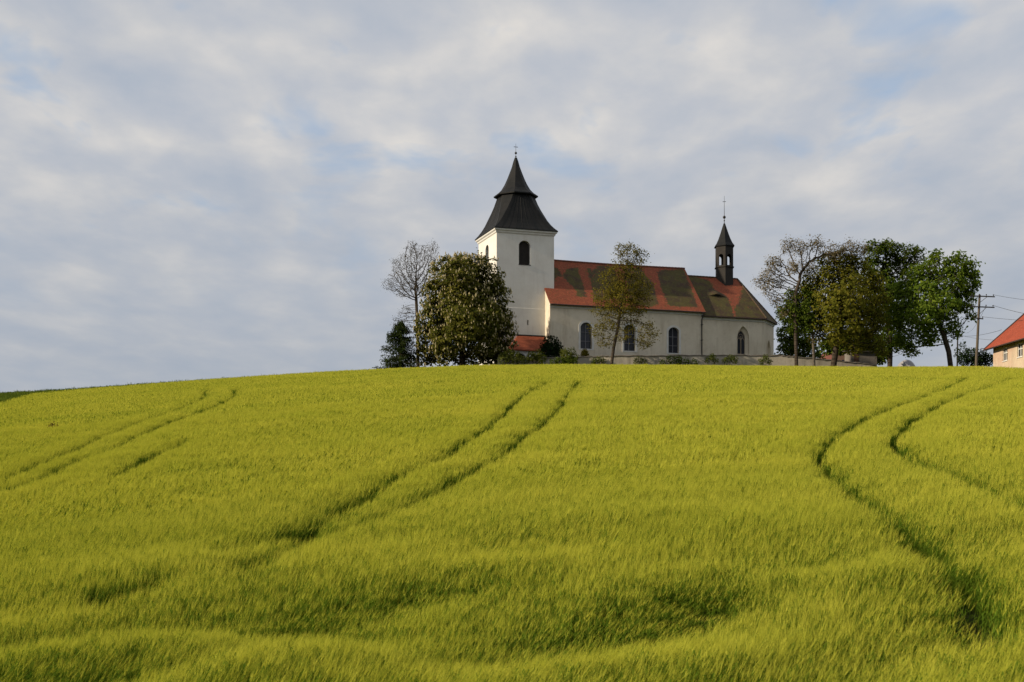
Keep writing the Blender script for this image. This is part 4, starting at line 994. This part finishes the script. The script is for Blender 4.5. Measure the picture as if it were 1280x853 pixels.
# short thin patches and rows missed by the drill, as dark gaps (not full tracks)
gaps = [(track([(352, 653), (372, 645), (392, 638)]), .45), (track([(425, 622), (452, 612)]), .35), (track([(395, 652), (418, 646)]), .35), (track([(138, 726), (165, 722), (188, 716)]), .55), (track([(285, 703), (305, 697), (325, 688)]), .42), (track([(-20, 800), (60, 782), (130, 770), (225, 760), (330, 752), (372, 746)]), .36),
        (track([(520, 722), (570, 714), (610, 712), (700, 738), (760, 733), (800, 727), (850, 718)]), .30), (track([(372, 746), (450, 735), (530, 722)]), .2), (track([(640, 752), (720, 748), (800, 742), (880, 722)]), .22), (track([(560, 786), (620, 776), (680, 768)]), .28), (track([(860, 712), (882, 716), (900, 702), (960, 690), (1000, 685)]), .26),
        (track([(1075, 790), (1110, 775), (1150, 765), (1185, 752)]), .36), (track([(880, 850), (960, 835), (1040, 825), (1110, 812)]), .34), (track([(0, 845), (90, 835), (170, 838)]), .3), (track([(380, 770), (420, 768), (450, 775)]), .25), (track([(1140, 715), (1180, 735)]), .2)]
def seg_dist(X, Y, poly):
    d = np.full(X.shape, 1e9)
    for (ax, ay), (bx, by) in zip(poly[:-1], poly[1:]):
        vx, vy = bx - ax, by - ay; t = np.clip(((X - ax) * vx + (Y - ay) * vy) / (vx * vx + vy * vy + 1e-9), 0, 1)
        d = np.minimum(d, np.hypot(X - ax - t * vx, Y - ay - t * vy))
    return d
def vnoise(X, Y, s, seed):
    r = np.random.default_rng(seed); G = r.uniform(0, 1, (64, 64)); x, y = X * s, Y * s
    xi, yi = np.floor(x).astype(int), np.floor(y).astype(int); fx, fy = x - xi, y - yi; fx = fx * fx * (3 - 2 * fx); fy = fy * fy * (3 - 2 * fy)
    g = lambda i, j: G[i % 64, j % 64]
    return (g(xi, yi) * (1 - fx) + g(xi + 1, yi) * fx) * (1 - fy) + (g(xi, yi + 1) * (1 - fx) + g(xi + 1, yi + 1) * fx) * fy

def barley_mats():
    def mk(name, c, c2, trans, glossy=False):
        m = bpy.data.materials.new(name); m.use_nodes = True; t = m.node_tree; t.nodes.clear()
        out = t.nodes.new('ShaderNodeOutputMaterial'); d = t.nodes.new('ShaderNodeBsdfDiffuse'); tr = t.nodes.new('ShaderNodeBsdfTranslucent'); mx = t.nodes.new('ShaderNodeMixShader')
        oi = t.nodes.new('ShaderNodeObjectInfo')
        n = t.nodes.new('ShaderNodeTexNoise'); n.inputs['Scale'].default_value = .16; n.inputs['Detail'].default_value = 4; t.links.new(oi.outputs['Location'], n.inputs['Vector'])
        a = t.nodes.new('ShaderNodeMath'); a.operation = 'MULTIPLY_ADD'; t.links.new(oi.outputs['Random'], a.inputs[0]); a.inputs[1].default_value = .22
        mr = t.nodes.new('ShaderNodeMapRange'); t.links.new(n.outputs['Fac'], mr.inputs[0]); mr.inputs[1].default_value = .3; mr.inputs[2].default_value = .7; mr.inputs[3].default_value = 0; mr.inputs[4].default_value = .4
        t.links.new(mr.outputs[0], a.inputs[2])
        av = t.nodes.new('ShaderNodeAttribute'); av.attribute_name = 'var'
        a3 = t.nodes.new('ShaderNodeMath'); a3.operation = 'MULTIPLY_ADD'; t.links.new(av.outputs['Fac'], a3.inputs[0]); a3.inputs[1].default_value = .5; t.links.new(a.outputs[0], a3.inputs[2])
        cl = t.nodes.new('ShaderNodeClamp'); t.links.new(a3.outputs[0], cl.inputs[0])
        col = mixrgb(t, cl.outputs[0], c, c2)
        t.links.new(col, d.inputs[0]); t.links.new(mixrgb(t, 1.0, col, (1.1, 1.1, .7), 'MULTIPLY'), tr.inputs[0])
        mx.inputs[0].default_value = trans; t.links.new(d.outputs[0], mx.inputs[1]); t.links.new(tr.outputs[0], mx.inputs[2]); t.links.new(mx.outputs[0], out.inputs[0]); return m
    ear = mk('barley_ear', (0.315, 0.350, 0.033), (0.52, 0.488, 0.064), .38)
    stem = mk('barley_stem', (0.075, 0.145, 0.012), (0.15, 0.21, 0.02), .33)
    grass = mk('meadow_blade', (0.06, 0.10, 0.012), (0.11, 0.14, 0.02), .3)
    return ear, stem, grass
EAR, STEM, GRASS = barley_mats()
def tuft(name, n, rad, wide, awns, leaves, seed, H=CROP, meadow=False):
    r = np.random.default_rng(seed); V = []; Q = []; Mi = []; VA = []; cur = [0.0]
    def quad(a, b, c, d, m): o = len(V); V.extend((a, b, c, d)); VA.extend([cur[0]] * 4); Q.append((o, o + 1, o + 2, o + 3)); Mi.append(m)
    for k in range(n):
        q = math.sqrt(r.uniform(0, 1)) * rad; th = r.uniform(0, 6.283); x, y = q * math.cos(th), q * math.sin(th)
        cur[0] = r.uniform(0, 1); h = H * (r.uniform(.70, 1.05) if wide < 1.5 else r.uniform(.8, 1.03)); ln = np.array((r.normal(.10, .055), r.normal(.02, .05), 0.0))     # lean with the wind, to the right
        base = np.array((x, y, 0.0)); top = base + np.array((0, 0, h * .80)) + ln * .45
        ph = r.uniform(0, 6.283); w = np.array((math.cos(ph), math.sin(ph), 0)) * .0032 * wide
        mid = base + (top - base) * .5 - ln * .10
        quad(base - w, base + w, mid + w, mid - w, 1); quad(mid - w, mid + w, top + w * .7, top - w * .7, 1)
        if meadow:
            quad(top - w * 1.5, top + w * 1.5, top + w * .3 + ln * .5 + np.array((0, 0, h * .2)), top - w * .3 + ln * .5 + np.array((0, 0, h * .2)), 1); continue
        for l in range(leaves):
            f = r.uniform(.35, .97); p = base + (top - base) * f; a = r.uniform(0, 6.283); dv = np.array((math.cos(a), math.sin(a), 0)); lw = np.array((-dv[1], dv[0], 0)) * .0055 * wide; Ll = r.uniform(.12, .22)
            m1 = p + dv * Ll * .45 + np.array((0, 0, Ll * .55)); e = p + dv * Ll + np.array((0, 0, Ll * r.uniform(-.2, .5)))
            quad(p - lw * .6, p + lw * .6, m1 + lw, m1 - lw, 1); quad(m1 - lw, m1 + lw, e + lw * .1, e - lw * .1, 1)
        ed = ln * 1.6 + np.array((r.normal(0, .06), r.normal(0, .06), .55)); ed /= np.linalg.norm(ed); EL = r.uniform(.065, .09)
        w2 = np.array((math.cos(ph + 1), math.sin(ph + 1), 0)) * (.0048 if wide < 1.5 else .0058) * wide; e1_ = top + ed * EL
        quad(top - w2 * .5, top + w2 * .5, top + ed * EL * .5 + w2, top + ed * EL * .5 - w2, 0); quad(top + ed * EL * .5 - w2, top + ed * EL * .5 + w2, e1_ + w2 * .5, e1_ - w2 * .5, 0)
        for a in range(awns):
            st = top + ed * EL * r.uniform(.25, 1.0); dv = ed + r.normal(0, .11, 3); dv /= np.linalg.norm(dv); ew = np.cross(dv, r.normal(0, 1, 3)); ew /= np.linalg.norm(ew); ew = ew * .0016 * wide; e = st + dv * r.uniform(.11, .18)
            quad(st - ew, st + ew, e + ew * .25, e - ew * .25, 0)
    me = mesh_np(name, np.array(V), np.array(Q)); me.polygons.foreach_set('material_index', np.array(Mi, np.int32))
    at = me.attributes.new('var', 'FLOAT', 'POINT'); at.data.foreach_set('value', np.array(VA, np.float32))
    me.materials.append(EAR); me.materials.append(GRASS if meadow else STEM)
    return bpy.data.objects.new(name, me)
def scatter(name, P, rot, scl, var, tufts):
    me = bpy.data.meshes.new(name); me.vertices.add(len(P)); me.vertices.foreach_set('co', P.astype(np.float32).ravel())
    for nm, ty, arr in (('rot', 'FLOAT_VECTOR', rot), ('scl', 'FLOAT_VECTOR', scl)):
        at = me.attributes.new(nm, ty, 'POINT'); at.data.foreach_set('vector', arr.astype(np.float32).ravel())
    at = me.attributes.new('variant', 'INT', 'POINT'); at.data.foreach_set('value', var.astype(np.int32))
    o = bpy.data.objects.new(name, me); COL.objects.link(o)
    coll = bpy.data.collections.new(name + '_source')
    for t in tufts: coll.objects.link(t)
    g = bpy.data.node_groups.new(name + '_nodes', 'GeometryNodeTree')
    g.interface.new_socket('Geometry', in_out='INPUT', socket_type='NodeSocketGeometry'); g.interface.new_socket('Geometry', in_out='OUTPUT', socket_type='NodeSocketGeometry')
    gi = g.nodes.new('NodeGroupInput'); go = g.nodes.new('NodeGroupOutput'); ci = g.nodes.new('GeometryNodeCollectionInfo'); ip = g.nodes.new('GeometryNodeInstanceOnPoints')
    ci.inputs['Collection'].default_value = coll; ci.inputs['Separate Children'].default_value = True; ci.inputs['Reset Children'].default_value = True
    def na(nm, ty): n = g.nodes.new('GeometryNodeInputNamedAttribute'); n.data_type = ty; n.inputs[0].default_value = nm; return n.outputs['Attribute']
    L = g.links; L.new(gi.outputs[0], ip.inputs['Points']); L.new(ci.outputs[0], ip.inputs['Instance']); ip.inputs['Pick Instance'].default_value = True
    L.new(na('variant', 'INT'), ip.inputs['Instance Index'])
    e2r = g.nodes.new('FunctionNodeEulerToRotation'); L.new(na('rot', 'FLOAT_VECTOR'), e2r.inputs[0]); L.new(e2r.outputs[0], ip.inputs['Rotation'])
    L.new(na('scl', 'FLOAT_VECTOR'), ip.inputs['Scale']); L.new(ip.outputs[0], go.inputs[0])
    md = o.modifiers.new('scatter', 'NODES'); md.node_group = g
    return o
_ew_u = np.array([-1, -.37, -.36, -.335, -.29, -.20, -.10, -.06, 1.0]); _ew_y = np.array([117, 117, 118, 140, 146.5, 150.5, 157, 163.8, 163.8])
def wheat_end(u): return np.interp(u, _ew_u, _ew_y)
def build_field():
    bands = [(7.5, 34.0, .30), (34.0, 78.0, .42), (78.0, 165.0, .60)]
    NV = 8; tufts = []
    for k in range(NV): tufts.append(tuft('barley_near_%d' % k, 30, .24, .88, 4, 4, 10 + k))
    for k in range(NV): tufts.append(tuft('barley_next_%d' % k, 30, .33, 1.9, 4, 2, 40 + k))
    for k in range(NV): tufts.append(tuft('barley_over_%d' % k, 26, .46, 3.6, 2, 1, 80 + k))
    Ps, Rs, Ss, Vs = [], [], [], []
    passes = [(0, 7.5, 34.0, .245, 0), (1, 34.0, 78.0, .42, 0), (2, 78.0, 165.0, .60, 0), (1, 34.0, 78.0, .30, 1), (2, 78.0, 165.0, .43, 1)]
    RIM = 1.15
    for bi, y0, y1, sp, rim in passes:
        fine = 0.0 if rim or bi == 0 else RIM - .1
        xm = y1 * .47; X, Y = np.meshgrid(np.arange(-xm, xm, sp), np.arange(y0, y1, sp)); X = X.ravel() + rng.uniform(-.5, .5, X.size) * sp; Y = Y.ravel() + rng.uniform(-.5, .5, Y.size) * sp
        u = X / Y; ok = (np.abs(u) < .46 + .5 / Y) & (Y < wheat_end(u) + rng.normal(0, .25, len(Y)))
        ok &= ~((X > 48.5) & (Y > 128)) | (X < 49.3)
        X, Y = X[ok], Y[ok]
        if rim:
            dm = np.min([seg_dist(X, Y, p) for p, _ in tracks], 0); X, Y = X[dm < RIM + .3], Y[dm < RIM + .3]
        keep = np.ones(len(X), bool); hs = np.ones(len(X))
        for poly, hw in tracks:
            d = seg_dist(X, Y, poly); w = hw * 1.12 + .08 * (vnoise(X, Y, .55, 3) - .45); keep &= d > w + fine; hs *= 1 - .20 * np.exp(-(d / .5) ** 2)
        for gi, (poly, hw) in enumerate(gaps):
            d = seg_dist(X, Y, poly); w = hw * (.15 + 1.5 * vnoise(X, Y, .9, 5))
            if gi < 5: keep &= (d > w) | (rng.uniform(0, 1, len(X)) < .12); hs *= 1 - .22 * np.exp(-(d / .5) ** 2)
            else: keep &= (d > w * 1.6) | (rng.uniform(0, 1, len(X)) < .9); hs *= 1 - .32 * np.exp(-(d / .85) ** 2)
        X, Y, hs = X[keep], Y[keep], hs[keep]
        fa = 1 - .7 * smooth(Y, 18, 35); hs *= 1 - fa * (.13 - .22 * vnoise(X, Y, .45, 11)) + .08 * (vnoise(X, Y, 1.5, 12) - .5)
        n = len(X); Ps.append(np.stack([X, Y, ground_z(X, Y)], 1))
        lean = vnoise(X, Y, .35, 21) - .5; lean2 = vnoise(X, Y, .3, 22) - .5
        Rs.append(np.stack([lean2 * .35, .02 + lean * .4, rng.uniform(-.4, .4, n)], 1))
        w = rng.uniform(.9, 1.15, n) * (.68 if rim else 1.0); Ss.append(np.stack([w, w, hs], 1)); Vs.append(bi * NV + rng.integers(0, NV, n))
    tufts_sorted = sorted(tufts, key=lambda o: o.name); assert [t.name for t in tufts_sorted] == [t.name for t in tufts]
    o = scatter('barley_field', np.concatenate(Ps), np.concatenate(Rs), np.concatenate(Ss), np.concatenate(Vs), tufts)
    tag(o, 'tall yellow green barley crop covering the whole slope', 'barley', kind='stuff')
    print('barley tufts', sum(len(v) for v in Vs))
build_field()
def build_meadow():
    sp = .8; X, Y = np.meshgrid(np.arange(-100, 70, sp), np.arange(112, 205, sp)); X = X.ravel() + rng.uniform(-.5, .5, X.size) * sp; Y = Y.ravel() + rng.uniform(-.5, .5, Y.size) * sp
    u = X / Y; ok = (Y > wheat_end(u) + .2) & (np.abs(u) < .5) & ~((X > 49) & (Y < 152))
    # not through the church
    a = (X - P0.x) * E1.x + (Y - P0.y) * E1.y; b = (X - P0.x) * E2.x + (Y - P0.y) * E2.y
    ok &= ~((a > -.5) & (a < 40.5) & (b > -2.6) & (b < 10.5)); ok &= (Y < 175) | (rng.uniform(0, 1, len(X)) < .5)
    X, Y = X[ok], Y[ok]; n = len(X)
    z = ground_z(X, Y) + np.where(u[ok] < -.06, .30, .05 + .25 * vnoise(X, Y, .5, 31))
    tufts = [tuft('meadow_tuft_%d' % k, 30, .6, 4.0, 0, 0, 200 + k, .45, True) for k in range(5)]
    o = scatter('meadow_grass', np.stack([X, Y, z], 1), np.stack([rng.normal(0, .1, n), rng.normal(0, .1, n), rng.uniform(0, 6.28, n)], 1), np.repeat((rng.uniform(.7, 1.2, n) * np.where((u[ok] > -.06) & (Y < 168.5), .9 + 1.1 * vnoise(X, Y, .6, 33) ** 2, 1.0))[:, None], 3, 1), rng.integers(0, 5, n), tufts)
    tag(o, 'short darker green meadow grass along the hill crest behind the barley', 'grass', kind='stuff')
build_meadow()
def brown_weed():
    x, y = px_to_ground(67, 531); g = gz(x, y); root = empty('dry_dock_plant', (x, y, g)); tag(root, 'lone rusty brown dry weed standing in the left of the barley', 'plant')
    C = np.array([x, y, g + .74]) + rng.normal(0, 1, (90, 3)) * np.array([.15, .15, .09])
    link('foliage', leaves_mesh('foliage', C, .11, None), mat_leaf('rusty_seeds', (.085, .06, .018), (.12, .085, .02), .2), root)
    s = MB()
    for k in range(5): s.tube([(x + random.uniform(-.05, .05), y, g), (x + random.uniform(-.2, .2), y + random.uniform(-.1, .1), g + .78)], .01, 5, .005)
    s.build('stem', M['bark'], root)
brown_weed()
